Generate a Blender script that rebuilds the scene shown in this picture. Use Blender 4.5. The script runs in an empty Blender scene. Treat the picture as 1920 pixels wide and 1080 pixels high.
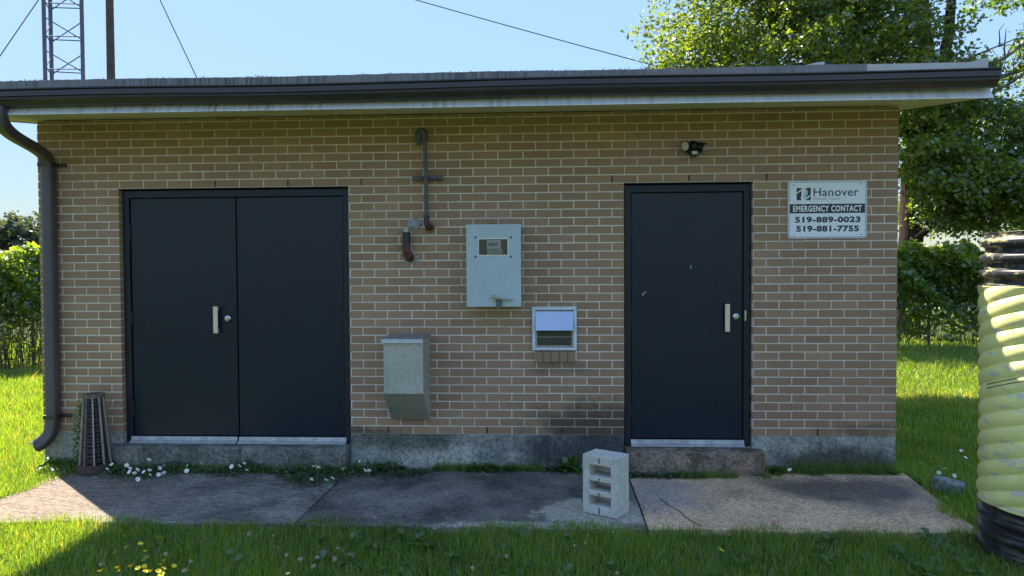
import bpy, bmesh, math, random
import numpy as np
from mathutils import Vector, Matrix

random.seed(7)
rng = np.random.default_rng(11)
sc = bpy.context.scene
C = sc.collection
PI = math.pi

# ------------------------------------------------------------------ camera
cam_d = bpy.data.cameras.new("camera")
cam = bpy.data.objects.new("camera", cam_d); C.objects.link(cam)
cam_d.sensor_width = 36.0; cam_d.lens = 1400.0 / 1920.0 * 36.0
cam_d.clip_start = 0.05; cam_d.clip_end = 6000.0
yaw, pitch, roll = .0536, -.0269, -.0057
Ry = Matrix(((math.cos(yaw), math.sin(yaw), 0), (-math.sin(yaw), math.cos(yaw), 0), (0, 0, 1)))
Rp = Matrix(((1, 0, 0), (0, math.cos(pitch), math.sin(pitch)), (0, -math.sin(pitch), math.cos(pitch))))
Rr = Matrix(((math.cos(roll), 0, math.sin(roll)), (0, 1, 0), (-math.sin(roll), 0, math.cos(roll))))
M = Rr @ Rp @ Ry                      # rows: right, forward, up in world space
right, fwd, up = Vector(M[0]), Vector(M[1]), Vector(M[2])
mw = Matrix((right, up, -fwd)).transposed().to_4x4()
mw.translation = Vector((4.0255, -5.9406, 1.6164))
cam.matrix_world = mw
sc.camera = cam

# ------------------------------------------------------------------ light
SUN = Vector((-.581, .546, 1.0)).normalized()        # towards the sun
SUN_EL = math.asin(SUN.z); SUN_AZ = math.atan2(SUN.x, SUN.y)
world = bpy.data.worlds.new("World"); sc.world = world; world.use_nodes = True
wn = world.node_tree; wn.nodes.clear()
sky = wn.nodes.new('ShaderNodeTexSky'); sky.sky_type = 'NISHITA'; sky.sun_disc = False
sky.sun_elevation = SUN_EL; sky.sun_rotation = SUN_AZ
sky.altitude = 200; sky.air_density = 1.0; sky.dust_density = 0.3; sky.ozone_density = 2.4
bg = wn.nodes.new('ShaderNodeBackground'); bg.inputs['Strength'].default_value = 0.061
wo = wn.nodes.new('ShaderNodeOutputWorld')
bw_ = wn.nodes.new('ShaderNodeRGBToBW'); wn.links.new(sky.outputs[0], bw_.inputs[0])
dv = wn.nodes.new('ShaderNodeMath'); dv.operation = 'DIVIDE'; wn.links.new(bw_.outputs[0], dv.inputs[0]); dv.inputs[1].default_value = 3.5
mxm = wn.nodes.new('ShaderNodeMath'); mxm.operation = 'MAXIMUM'; wn.links.new(dv.outputs[0], mxm.inputs[0]); mxm.inputs[1].default_value = .05
pw = wn.nodes.new('ShaderNodeMath'); pw.operation = 'POWER'; wn.links.new(mxm.outputs[0], pw.inputs[0]); pw.inputs[1].default_value = -0.85
sca = wn.nodes.new('ShaderNodeVectorMath'); sca.operation = 'SCALE'; wn.links.new(sky.outputs[0], sca.inputs[0]); wn.links.new(pw.outputs[0], sca.inputs['Scale'])
wn.links.new(sca.outputs[0], bg.inputs[0]); wn.links.new(bg.outputs[0], wo.inputs[0])
sl = bpy.data.lights.new("sun", 'SUN'); sl.energy = 4.2; sl.angle = math.radians(.6); sl.color = (1.0, .91, .77)
so = bpy.data.objects.new("sun", sl); C.objects.link(so)
so.rotation_euler = SUN.to_track_quat('Z', 'Y').to_euler(); so.location = (-10, 10, 20)
sc.view_settings.view_transform = 'Standard'; sc.view_settings.look = 'None'
sc.view_settings.exposure = 1.8; sc.view_settings.gamma = 1.0
sc.view_settings.use_curve_mapping = False
sc.cycles.max_bounces = 8; sc.cycles.transparent_max_bounces = 8

# ------------------------------------------------------------------ materials
class NT:
    def __init__(s, name):
        s.m = bpy.data.materials.new(name); s.m.use_nodes = True
        s.t = s.m.node_tree; s.t.nodes.clear()
        s.out = s.t.nodes.new('ShaderNodeOutputMaterial')
        s.geo = s.t.nodes.new('ShaderNodeNewGeometry')
        s.pos = s.geo.outputs['Position']
    def L(s, v, sock):
        if isinstance(v, bpy.types.NodeSocket): s.t.links.new(v, sock)
        elif isinstance(v, (tuple, list)):
            sock.default_value = tuple(v) + (1,) if (len(v) == 3 and len(sock.default_value) == 4) else tuple(v)
        else: sock.default_value = v
    def math(s, op, a, b=0.0, clamp=False):
        n = s.t.nodes.new('ShaderNodeMath'); n.operation = op; n.use_clamp = clamp
        s.L(a, n.inputs[0]); s.L(b, n.inputs[1]); return n.outputs[0]
    def vmath(s, op, a, b=(0, 0, 0)):
        n = s.t.nodes.new('ShaderNodeVectorMath'); n.operation = op
        s.L(a, n.inputs[0]); s.L(b, n.inputs[1]); return n.outputs[0]
    def scale(s, v, xyz):
        return s.vmath('MULTIPLY', v, xyz)
    def noise(s, sc_, det=4, rough=.55, vec=None, col=False, dist=0):
        n = s.t.nodes.new('ShaderNodeTexNoise'); s.L(vec if vec is not None else s.pos, n.inputs['Vector'])
        n.inputs['Scale'].default_value = sc_; n.inputs['Detail'].default_value = det
        n.inputs['Roughness'].default_value = rough; n.inputs['Distortion'].default_value = dist
        return n.outputs['Color' if col else 'Fac']
    def ramp(s, v, a, b, smooth=False):
        n = s.t.nodes.new('ShaderNodeMapRange'); n.clamp = True
        if smooth: n.interpolation_type = 'SMOOTHSTEP'
        s.L(v, n.inputs['Value']); n.inputs['From Min'].default_value = a; n.inputs['From Max'].default_value = b
        return n.outputs[0]
    def mix(s, f, a, b, mode='MIX'):
        n = s.t.nodes.new('ShaderNodeMix'); n.data_type = 'RGBA'; n.blend_type = mode
        s.L(f, n.inputs[0]); s.L(a, n.inputs[6]); s.L(b, n.inputs[7]); return n.outputs[2]
    def xyz(s, v=None):
        n = s.t.nodes.new('ShaderNodeSeparateXYZ'); s.L(v if v is not None else s.pos, n.inputs[0]); return n.outputs
    def comb(s, x, y, z):
        n = s.t.nodes.new('ShaderNodeCombineXYZ'); s.L(x, n.inputs[0]); s.L(y, n.inputs[1]); s.L(z, n.inputs[2]); return n.outputs[0]
    def attr(s, name):
        n = s.t.nodes.new('ShaderNodeAttribute'); n.attribute_name = name; return n.outputs['Fac']
    def bump(s, h, strength=.3, dist=.01):
        n = s.t.nodes.new('ShaderNodeBump'); s.L(h, n.inputs['Height'])
        n.inputs['Strength'].default_value = strength; n.inputs['Distance'].default_value = dist; return n.outputs[0]
    def blob(s, c, r, wob=.5, ns=5.0, soft=.35):
        """soft-edged uneven spot at world point c with radii r; 1 inside"""
        d = s.vmath('SUBTRACT', s.pos, c)
        d = s.vmath('MULTIPLY', d, tuple(1.0 / q for q in r))
        n = s.t.nodes.new('ShaderNodeVectorMath'); n.operation = 'LENGTH'; s.L(d, n.inputs[0])
        w = s.math('MULTIPLY', s.math('SUBTRACT', s.noise(ns, 5, .6), .5), wob * 4)
        v = s.math('ADD', n.outputs['Value'], w)
        return s.math('SUBTRACT', 1.0, s.ramp(v, 1 - soft, 1 + soft, True))
    def pbr(s, col, rough=.7, metal=0.0, nrm=None, spec=None):
        p = s.t.nodes.new('ShaderNodeBsdfPrincipled'); s.L(col, p.inputs['Base Color'])
        s.L(rough, p.inputs['Roughness']); s.L(metal, p.inputs['Metallic'])
        if nrm is not None: s.L(nrm, p.inputs['Normal'])
        if spec is not None: s.L(spec, p.inputs['Specular IOR Level'])
        s.t.links.new(p.outputs[0], s.out.inputs[0]); return s.m

def simple(name, col, rough=.6, metal=0.0, var=.25, ns=20, bump=.1):
    n = NT(name)
    f = n.noise(ns, 5, .6)
    c = n.mix(n.ramp(f, .3, .7), tuple(q * (1 - var) for q in col), tuple(min(1, q * (1 + var)) for q in col))
    f2 = n.noise(ns * 6, 3)
    return n.pbr(c, n.math('ADD', rough - .08, n.math('MULTIPLY', f, .16)), metal, n.bump(f2, bump, .004))

# brick: each brick its own tone, from its place in the bond
def brick_mat():
    n = NT('clay_brick')
    x, y, z = n.xyz()
    row = n.math('FLOOR', n.math('DIVIDE', n.math('SUBTRACT', z, .28), .2 / 3))
    par = n.math('MULTIPLY', n.math('FLOORED_MODULO', n.math('ADD', row, 1.0), 2.0), .5)
    h = n.math('ADD', x, y)
    colu = n.math('FLOOR', n.math('ADD', n.math('DIVIDE', h, .2), par))
    w = n.t.nodes.new('ShaderNodeTexWhiteNoise'); w.noise_dimensions = '3D'
    n.L(n.comb(row, colu, 3.7), w.inputs['Vector'])
    r = w.outputs['Value']; rc = n.xyz(w.outputs['Color'])
    c = n.mix(r, (.325, .202, .120), (.39, .248, .152))
    c = n.mix(n.math('MULTIPLY', n.ramp(rc[1], .8, 1.0), .6), c, (.32, .185, .125))
    c = n.mix(n.math('MULTIPLY', n.ramp(rc[2], .988, .992), .5), c, (.50, .35, .18))
    g = n.noise(160, 3, .7); g2 = n.noise(420, 2, .7)
    c = n.mix(n.ramp(g, .35, .7), c, n.mix(1.0, c, (1.22, 1.2, 1.2), 'MULTIPLY'))
    c = n.mix(n.math('MULTIPLY', n.ramp(g2, .66, .72), .55), c, (.09, .065, .05))
    f = n.noise(1.3, 5, .6)
    c = n.mix(n.ramp(f, .3, .75), n.mix(1.0, c, (.86, .86, .87), 'MULTIPLY'), n.mix(1.0, c, (1.08, 1.07, 1.05), 'MULTIPLY'))
    st = stains_and_shade(n)
    c = n.mix(st, c, (.022, .022, .020))
    return n.pbr(c, .88, 0, n.bump(n.math('ADD', g, n.math('MULTIPLY', g2, .5)), .35, .003), .3)

def stains_and_shade(n):
    a = n.blob((4.42, 0, .36), (.52, .6, .17), .42, 6, .5)
    b = n.blob((2.42, 0, .29), (.34, .6, .05), .5, 8, .5)
    d = n.blob((6.50, 0, .33), (.30, .6, .05), .5, 8, .5)
    e = n.blob((4.05, 0, .82), (.22, .6, .05), .5, 8, .6)  # under the vent sill: dirt plus the sill's shadow, painted in
    f = n.math('MULTIPLY', e, .35)
    m = n.math('MAXIMUM', n.math('MULTIPLY', a, .74), n.math('MULTIPLY', b, .6))
    m = n.math('MAXIMUM', m, n.math('MULTIPLY', d, .45))
    return n.math('MAXIMUM', m, f)

def mortar_mat():
    n = NT('mortar')
    g = n.noise(60, 4, .6)
    c = n.mix(n.ramp(g, .3, .7), (.66, .585, .475), (.82, .74, .62))
    f = n.noise(1.1, 5, .6)
    c = n.mix(n.ramp(f, .25, .6), n.mix(1.0, c, (.82, .83, .84), 'MULTIPLY'), c)
    c = n.mix(n.math('MULTIPLY', stains_and_shade(n), .7), c, (.05, .055, .055))
    return n.pbr(c, .92, 0, n.bump(n.noise(300, 2), .4, .002))

def concrete(name, base, dark, rust=None, extra=None, ns=3.0, amt=1.0, spec=.3):
    n = NT(name)
    a = n.noise(ns, 8, .65); b = n.noise(ns * 9, 6, .7); c3 = n.noise(95, 5, .85); c4 = n.noise(28, 6, .8, n.scale(n.pos, (1, 1.6, 1)))
    st = n.noise(2.0, 6, .7, n.scale(n.pos, (1, 1, .25)))
    f = n.ramp(n.math('ADD', n.math('MULTIPLY', a, .75), n.math('MULTIPLY', b, .25)), .5 - .14 * amt, .5 + .14 * amt, True)
    c = n.mix(f, dark, base)
    if rust is not None: c = n.mix(n.math('MULTIPLY', n.ramp(st, .5, .7), .75), c, rust)
    if extra: c = extra(n, c)
    c = n.mix(n.math('MULTIPLY', n.ramp(c3, .52, .60), .7), c, n.mix(1.0, c, (1.7, 1.68, 1.6), 'MULTIPLY'))
    c = n.mix(n.math('MULTIPLY', n.ramp(c3, .48, .38), .8), c, n.mix(1.0, c, (.4, .4, .4), 'MULTIPLY'))
    c = n.mix(n.math('MULTIPLY', n.ramp(c4, .50, .40), .75), c, n.mix(1.0, c, (.34, .35, .37), 'MULTIPLY'))
    c = n.mix(n.math('MULTIPLY', n.ramp(c4, .54, .63), .7), c, n.mix(1.0, c, (1.6, 1.56, 1.48), 'MULTIPLY'))
    hb = n.math('ADD', n.math('MULTIPLY', b, .7), n.math('MULTIPLY', c3, .5))
    return n.pbr(c, .9, 0, n.bump(hb, .6, .008), spec)

def leaf_mat(name, c1, c2, trans=.45, c3=None, gloss=.06):
    n = NT(name)
    v = n.attr('v')
    c = n.mix(v, c1, c2)
    if c3 is not None: c = n.mix(n.ramp(v, .93, .97), c, c3)
    d = n.t.nodes.new('ShaderNodeBsdfDiffuse'); n.L(c, d.inputs[0])
    t = n.t.nodes.new('ShaderNodeBsdfTranslucent'); n.L(n.mix(1.0, c, (2.1, 1.9, .5), 'MULTIPLY'), t.inputs[0])
    m1 = n.t.nodes.new('ShaderNodeMixShader'); m1.inputs[0].default_value = trans
    n.t.links.new(d.outputs[0], m1.inputs[1]); n.t.links.new(t.outputs[0], m1.inputs[2])
    g = n.t.nodes.new('ShaderNodeBsdfGlossy'); g.inputs['Roughness'].default_value = .42
    n.L((.9, .95, 1.0), g.inputs[0])
    m2 = n.t.nodes.new('ShaderNodeMixShader'); m2.inputs[0].default_value = gloss
    n.t.links.new(m1.outputs[0], m2.inputs[1]); n.t.links.new(g.outputs[0], m2.inputs[2])
    n.t.links.new(m2.outputs[0], n.out.inputs[0]); return n.m

MB_BRICK = brick_mat(); MORTAR = mortar_mat()
def found_extra(n, c):
    c = n.mix(n.math('MULTIPLY', n.blob((4.35, 0, .17), (.62, 1, .22), .45, 4, .5), .85), c, (.028, .036, .042))
    c = n.mix(n.math('MULTIPLY', n.blob((2.85, 0, .24), (.5, 1, .09), .5, 5, .5), .7), c, (.05, .06, .04))
    c = n.mix(n.math('MULTIPLY', n.blob((6.3, 0, .06), (.5, 1, .14), .45, 5, .5), .8), c, (.04, .045, .035))
    return c
FOUND = concrete('foundation_concrete', (.48, .46, .40), (.24, .24, .21), None, found_extra, 4)
STEP1 = concrete('doorstep_concrete_grey', (.26, .25, .22), (.10, .105, .085), None, None, 5)
STEP2 = concrete('doorstep_concrete_rusty', (.36, .28, .21), (.10, .085, .07), (.26, .12, .055), None, 6)
def s1(n, c):
    c = n.mix(n.math('MULTIPLY', n.blob((.35, -.9, 0), (.85, .7, 1), .3, 3, .5), .9), c, (.25, .19, .14))  # sunlit corner's warm tone painted into the slab colour
    return n.mix(n.math('MULTIPLY', n.ramp(n.noise(14, 6, .75, n.scale(n.pos, (.5, 1.6, 1))), .48, .62), .55), c, (.035, .04, .045))
SLAB1 = concrete('patio_concrete_grey', (.37, .325, .265), (.145, .13, .11), None, s1, 2.2)
def s2(n, c):
    k = n.blob((4.42, -1.02, 0), (.52, .25, 1), .55, 3.2, .2)
    k = n.math('MAXIMUM', k, n.blob((3.9, -1.34, 0), (.55, .12, 1), .5, 4, .3))
    k = n.math('MAXIMUM', k, n.math('MULTIPLY', n.blob((3.0, -.75, 0), (.45, .2, 1), .6, 5, .6), .3))
    return n.mix(k, c, n.mix(n.ramp(n.noise(40, 5), .35, .65), (.38, .335, .27), (.56, .49, .40)))
SLAB2 = concrete('patio_concrete_dark', (.23, .205, .17), (.07, .066, .06), None, s2, 2.6)
def s3(n, c):
    k = n.blob((6.15, -.42, 0), (.62, .33, 1), .6, 3.5, .6)
    k2 = n.blob((4.75, -.6, 0), (.30, .4, 1), .5, 4, .6)
    c = n.mix(n.math('MULTIPLY', k2, .7), c, (.34, .335, .33))
    c = n.mix(n.math('MULTIPLY', n.blob((6.35, -.75, 0), (.45, .25, 1), .6, 5, .5), .5), c, (.22, .19, .165))
    return n.mix(n.math('MULTIPLY', k, .85), c, (.085, .078, .075))
SLAB3 = concrete('patio_concrete_brown', (.84, .545, .325), (.58, .38, .225), None, s3, 3)

def door_mat():
    n = NT('navy_door_paint')
    f = n.noise(1.6, 6, .6); fine = n.noise(90, 3, .6)
    c = n.mix(f, (.007, .014, .027), (.013, .022, .038))
    c = n.mix(n.math('MULTIPLY', n.ramp(n.noise(9, 7, .8), .70, .78), .12), c, (.09, .095, .10))
    return n.pbr(c, n.math('ADD', .20, n.math('MULTIPLY', n.noise(4, 6, .65), .18)), 0, n.bump(n.math('ADD', fine, n.math('MULTIPLY', n.noise(3, 2), 2)), .08, .003), .32)
DOOR = door_mat()
FRAME = simple('door_frame_paint', (.004, .009, .018), .5, 0, .3, 8)
CHIP = simple('bare_scratch', (.38, .38, .37), .6, 0, .3, 200)
ALU = simple('aluminium', (.62, .62, .60), .38, .85, .2, 30, .15)
ALU_SILL = simple('sill_plate_aluminium', (.46, .46, .44), .5, .2, .3, 14, .2)
BRASS = simple('brushed_pull_metal', (.74, .64, .50), .35, .4, .12, 40)
STEEL = simple('steel', (.55, .55, .55), .25, 1.0, .2, 40)
BROWN = simple('brown_gutter_metal', (.042, .034, .038), .38, 0, .18, 6, .05)
TAN = simple('soffit_metal', (.60, .56, .42), .6, 0, .12, 3, .05)
def streak(name, a, b, cdirt, thr=.5, sc_=22):
    n = NT(name)
    s = n.noise(1.0, 5, .7, n.scale(n.pos, (sc_, 1, .7)))
    l = n.noise(.9, 3, .6, n.scale(n.pos, (1, .1, .1)))
    f = n.math('MULTIPLY', n.ramp(s, thr - .1, thr + .12), n.ramp(l, .35, .6))
    c = n.mix(n.noise(5, 4), a, b); c = n.mix(f, c, cdirt)
    return n.pbr(c, .5, .15, None, .4)
FASCIA = streak('white_fascia_metal', (.78, .79, .80), (.84, .85, .86), (.38, .37, .34), .56, 26)
GRAVEL = streak('weathered_roof_edge_metal', (.17, .165, .16), (.27, .26, .25), (.055, .06, .05), .5, 55)
WHITE_MET = simple('bare_flashing', (.50, .485, .45), .5, .1, .1, 12)
ROOFTOP = simple('roof_gravel', (.22, .21, .19), .95, 0, .4, 60, .8)
GALV = None
def galv():
    n = NT('galvanised_sheet')
    v = n.t.nodes.new('ShaderNodeTexVoronoi'); n.L(n.pos, v.inputs['Vector']); v.inputs['Scale'].default_value = 95
    vc = n.xyz(v.outputs['Color'])
    a = n.noise(3.5, 5)
    c = n.mix(vc[0], (.42, .39, .34), (.56, .53, .47))
    c = n.mix(n.ramp(a, .35, .7), c, n.mix(1.0, c, (.78, .85, .72), 'MULTIPLY'))
    c = n.mix(n.math('MULTIPLY', n.ramp(n.noise(6, 6, .7, n.scale(n.pos, (3, 3, .6))), .62, .72), .4), c, (.5, .5, .46))
    return n.pbr(c, .55, .25, n.bump(a, .1, .01), .4)
GALV = galv()
METER_P = simple('pale_blue_grey_enamel', (.46, .53, .54), .42, 0, .05, 5, .03)
DARK = simple('plain_dark', (.012, .012, .013), .5, 0, .3, 20)
IRON = simple('painted_iron_pipe', (.105, .10, .115), .5, .1, .35, 30, .3)
RUST = simple('rusty_iron', (.13, .055, .03), .75, .1, .5, 40, .5)
ORANGE = simple('orange_sealant', (.34, .12, .04), .8, 0, .3, 60, .5)
CEMENT = simple('cement_patch', (.32, .33, .31), .95, 0, .25, 40, .8)
BLACKP = simple('black_lamp_plastic', (.008, .008, .012), .35, 0, .3, 20)
WHITEP = simple('white_plastic', (.62, .63, .65), .4, 0, .05, 10)
SIGNW = simple('white_sign_face', (.86, .88, .88), .4, 0, .02, 4, 0)
SIGNK = simple('black_sign_print', (.02, .02, .022), .4, 0, .1, 10, 0)
SIGNG = simple('green_black_sign_print', (.012, .035, .033), .4, 0, .1, 10, 0)
SIGNGR = simple('grey_sign_print', (.33, .35, .37), .4, 0, .1, 10, 0)
HOODM = simple('louver_hood_metal', (.46, .50, .56), .28, .75, .06, 6, .02)
WOOD = simple('weathered_wood', (.16, .115, .085), .85, 0, .4, 25, .5)
WOODL = simple('pale_slat_edge', (.34, .30, .25), .8, 0, .25, 25, .5)
POLEM = simple('creosote_pole_wood', (.10, .065, .048), .85, 0, .35, 9, .5)
TOWERM = simple('tower_galvanised_steel', (.12, .12, .16), .75, .0, .2, 9, .1)
WIRE = simple('wire', (.06, .07, .09), .6, .2, .1, 5)
def blockmat():
    n = NT('grey_cinder_block')
    a = n.noise(26, 6, .7); v = n.noise(210, 4, .8)
    c = n.mix(n.ramp(a, .3, .7), (.60, .57, .49), (.80, .76, .67))
    c = n.mix(n.math('MULTIPLY', n.ramp(v, .5, .62), .75), c, (.20, .195, .18))
    c = n.mix(n.math('MULTIPLY', n.ramp(n.noise(9, 5, .7), .6, .68), .35), c, (.36, .27, .17))
    return n.pbr(c, .95, 0, n.bump(n.math('ADD', v, a), .8, .006), .2)
BLOCK = blockmat()
STONE = concrete('stone_lump', (.30, .31, .29), (.16, .17, .14), None, None, 18)
BARK = None
def barkmat():
    n = NT('tree_bark')
    a = n.noise(7, 7, .7, n.scale(n.pos, (3, 3, .5)))
    c = n.mix(n.ramp(a, .35, .65), (.022, .018, .015), (.075, .062, .05))
    return n.pbr(c, .95, 0, n.bump(a, .9, .04), .1)
BARK = barkmat()
def twigmat():
    n = NT('bare_grey_branch')
    c = n.mix(n.noise(9, 4), (.10, .085, .07), (.26, .23, .19)); return n.pbr(c, .95)
TWIG = twigmat()

def yellow_pipe():
    n = NT('peeling_yellow_paint')
    x, y, z = n.xyz()
    a = n.noise(2.8, 7, .65); b = n.noise(6, 7, .72, n.scale(n.pos, (.7, .7, 3.0)))
    c = n.mix(n.ramp(a, .35, .65), (.66, .64, .22), (.82, .78, .30))
    c = n.mix(n.math('MULTIPLY', n.ramp(n.noise(12, 5, .7), .5, .68), .5), c, (.82, .78, .50))
    peel = n.ramp(b, .56, .62)
    c = n.mix(n.math('MULTIPLY', peel, .8), c, (.50, .46, .46))
    c = n.mix(n.math('MULTIPLY', n.ramp(n.noise(26, 6, .8, n.scale(n.pos, (1, 1, 2))), .66, .71), .9), c, (.06, .065, .04))
    return n.pbr(c, .55, 0, n.bump(b, .25, .006), .35)
YELLOW = yellow_pipe()
def black_pipe():
    n = NT('black_corrugated_plastic')
    b = n.noise(9, 6, .7, n.scale(n.pos, (.6, .6, 2)))
    x, y, z = n.xyz()
    c = n.mix(n.noise(30, 4), (.010, .011, .014), (.03, .032, .038))
    up_ = n.ramp(z, 1.45, 1.6)
    f = n.math('MULTIPLY', n.ramp(b, .52, .60), n.math('ADD', n.math('MULTIPLY', up_, .75), .12))
    c = n.mix(f, c, (.50, .46, .22))
    c = n.mix(n.math('MULTIPLY', n.ramp(n.noise(17, 6, .8), .58, .66), n.math('ADD', .15, n.math('MULTIPLY', up_, .5))), c, (.34, .32, .30))
    return n.pbr(c, .38, 0, n.bump(b, .2, .005), .5)
BLACKPIPE = black_pipe()

GRASS = leaf_mat('grass_blades', (.10, .185, .036), (.235, .34, .055), .62, (.42, .34, .16), .05)
LEAF_A = leaf_mat('broad_tree_leaves', (.060, .115, .024), (.20, .26, .045), .55, None, .07)
LEAF_DK = leaf_mat('dark_tree_leaves', (.05, .105, .028), (.17, .25, .055), .6, None, .09)
LEAF_V = leaf_mat('vine_leaves', (.06, .13, .03), (.23, .31, .04), .64, None, .08)
LEAF_FAR = leaf_mat('far_tree_leaves', (.07, .09, .07), (.12, .15, .10), .3)  # greyed leaf colour carries the distance haze
WEEDM = leaf_mat('weed_leaves', (.045, .12, .02), (.11, .20, .03), .45)
def soilmat():
    n = NT('lawn_soil')
    x, y, z = n.xyz()
    a = n.noise(9, 6, .7); b = n.noise(.35, 4)
    c = n.mix(n.ramp(a, .35, .65), (.030, .044, .015), (.062, .084, .028))
    return n.pbr(c, .95, 0, n.bump(a, .6, .03), .1)
SOIL = soilmat()
PETAL = simple('white_petals', (.90, .90, .90), .7, 0, .05, 40, 0)
YPETAL = simple('yellow_petals', (.78, .60, .02), .7, 0, .1, 60, 0)
TANHEAD = simple('faded_clover', (.46, .36, .24), .9, 0, .3, 90, .4)
STEM = simple('flower_stem', (.06, .12, .025), .7, 0, .2, 40, 0)

# ------------------------------------------------------------------ object helpers
def tag(o, label=None, cat=None, group=None, kind=None):
    if label: o['label'] = label
    if cat: o['category'] = cat
    if group: o['group'] = group
    if kind: o['kind'] = kind
    return o
def empty(name, loc, label=None, cat=None, group=None, rz=0, kind=None):
    o = bpy.data.objects.new(name, None); C.objects.link(o)
    o.location = loc; o.rotation_euler = (0, 0, rz); o.empty_display_size = .1
    bpy.context.view_layer.update()
    return tag(o, label, cat, group, kind)
def attach(o, parent):
    if parent is not None:
        o.parent = parent
        o.matrix_parent_inverse = wmat(parent).inverted()
    return o
def wmat(o):
    m = Matrix.LocRotScale(o.location, o.rotation_euler, o.scale)
    if o.parent is not None: m = wmat(o.parent) @ o.matrix_parent_inverse @ m
    return m

class MB:
    """collects shapes in world coordinates, builds ONE mesh object"""
    def __init__(s): s.v = []; s.f = []; s.mi = []
    def add(s, v, f, mi=0):
        k = len(s.v); s.v += [tuple(q) for q in v]; s.f += [tuple(i + k for i in q) for q in f]; s.mi += [mi] * len(f); return s
    def box(s, x0, x1, y0, y1, z0, z1, mi=0, mat=None):
        v = [(x, y, z) for z in (z0, z1) for y in (y0, y1) for x in (x0, x1)]
        if mat is not None: v = [tuple(mat @ Vector(q)) for q in v]
        return s.add(v, [(0, 2, 3, 1), (4, 5, 7, 6), (0, 1, 5, 4), (2, 6, 7, 3), (0, 4, 6, 2), (1, 3, 7, 5)], mi)
    def prism(s, poly, axis, a, b, mi=0):
        """poly: 2-d outline in the two other axes, extruded a..b along axis"""
        n = len(poly); v = []
        for t in (a, b):
            for p, q in poly:
                v.append({'x': (t, p, q), 'y': (p, t, q), 'z': (p, q, t)}[axis])
        f = [tuple(range(n))[::-1], tuple(range(n, 2 * n))] + [(i, (i + 1) % n, n + (i + 1) % n, n + i) for i in range(n)]
        return s.add(v, f, mi)
    def sweep(s, path, prof, up_=(0, 0, 1), caps=True, mi=0, radii=None):
        path = [Vector(p) for p in path]; n = len(prof); v = []; last = Vector(up_)
        for i, p in enumerate(path):
            t = (path[min(i + 1, len(path) - 1)] - path[max(i - 1, 0)]).normalized()
            u = last - t * last.dot(t)
            if u.length < 1e-4: u = t.orthogonal()
            u.normalize(); last = u; w = t.cross(u)
            r = radii[i] if radii else 1.0
            for a, b in prof: v.append(p + w * (a * r) + u * (b * r))
        f = []
        for i in range(len(path) - 1):
            for j in range(n):
                f.append((i * n + j, i * n + (j + 1) % n, (i + 1) * n + (j + 1) % n, (i + 1) * n + j))
        if caps: f += [tuple(range(n))[::-1], tuple((len(path) - 1) * n + j for j in range(n))]
        return s.add(v, f, mi)
    def tube(s, path, r, n=10, mi=0, caps=True):
        rr = r if isinstance(r, (list, tuple)) else [r] * len(path)
        return s.sweep(path, [(math.cos(2 * PI * k / n), math.sin(2 * PI * k / n)) for k in range(n)], (0.01, .3, 1), caps, mi, rr)
    def cyl(s, a, b, r, n=16, mi=0, r2=None):
        return s.tube([a, b], [r, r if r2 is None else r2], n, mi)
    def ball(s, c, r, n=10, m=7, mi=0, sz=(1, 1, 1)):
        v = []; f = []
        for i in range(m + 1):
            th = PI * i / m
            for j in range(n):
                ph = 2 * PI * j / n
                v.append((c[0] + r * sz[0] * math.sin(th) * math.cos(ph), c[1] + r * sz[1] * math.sin(th) * math.sin(ph), c[2] + r * sz[2] * math.cos(th)))
        for i in range(m):
            for j in range(n): f.append((i * n + j, (i + 1) * n + j, (i + 1) * n + (j + 1) % n, i * n + (j + 1) % n))
        return s.add(v, f, mi)
    def build(s, name, mats, parent=None, bevel=0, seg=2, smooth=None, local=None):
        me = bpy.data.meshes.new(name)
        vs = s.v
        me.from_pydata(vs, [], s.f)
        mats = mats if isinstance(mats, (list, tuple)) else [mats]
        for m in mats: me.materials.append(m)
        me.polygons.foreach_set('material_index', s.mi)
        bm = bmesh.new(); bm.from_mesh(me)
        bmesh.ops.remove_doubles(bm, verts=bm.verts, dist=1e-6)
        bmesh.ops.recalc_face_normals(bm, faces=bm.faces)
        if bevel:
            bmesh.ops.bevel(bm, geom=[e for e in bm.edges if len(e.link_faces) == 2 and e.calc_face_angle(0) > .5], offset=bevel, segments=seg, profile=.6, affect='EDGES', clamp_overlap=True)
        bm.to_mesh(me); bm.free()
        if smooth is not None: me.shade_smooth(); me.set_sharp_from_angle(angle=math.radians(smooth))
        o = bpy.data.objects.new(name, me); C.objects.link(o)
        return attach(o, parent)

def recenter(o):
    """put the origin of a world-built single-mesh thing at its base centre"""
    me = o.data; n = len(me.vertices); a = np.empty(n * 3, dtype=np.float64); me.vertices.foreach_get('co', a); a = a.reshape(-1, 3)
    c = np.array([(a[:, 0].min() + a[:, 0].max()) / 2, (a[:, 1].min() + a[:, 1].max()) / 2, a[:, 2].min()])
    a -= c; me.vertices.foreach_set('co', a.ravel()); o.location = Vector(c); me.update(); return o

def arc(cx, cz, r, a0, a1, n, y):
    return [(cx + r * math.cos(a0 + (a1 - a0) * i / n), y, cz + r * math.sin(a0 + (a1 - a0) * i / n)) for i in range(n + 1)]

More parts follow.
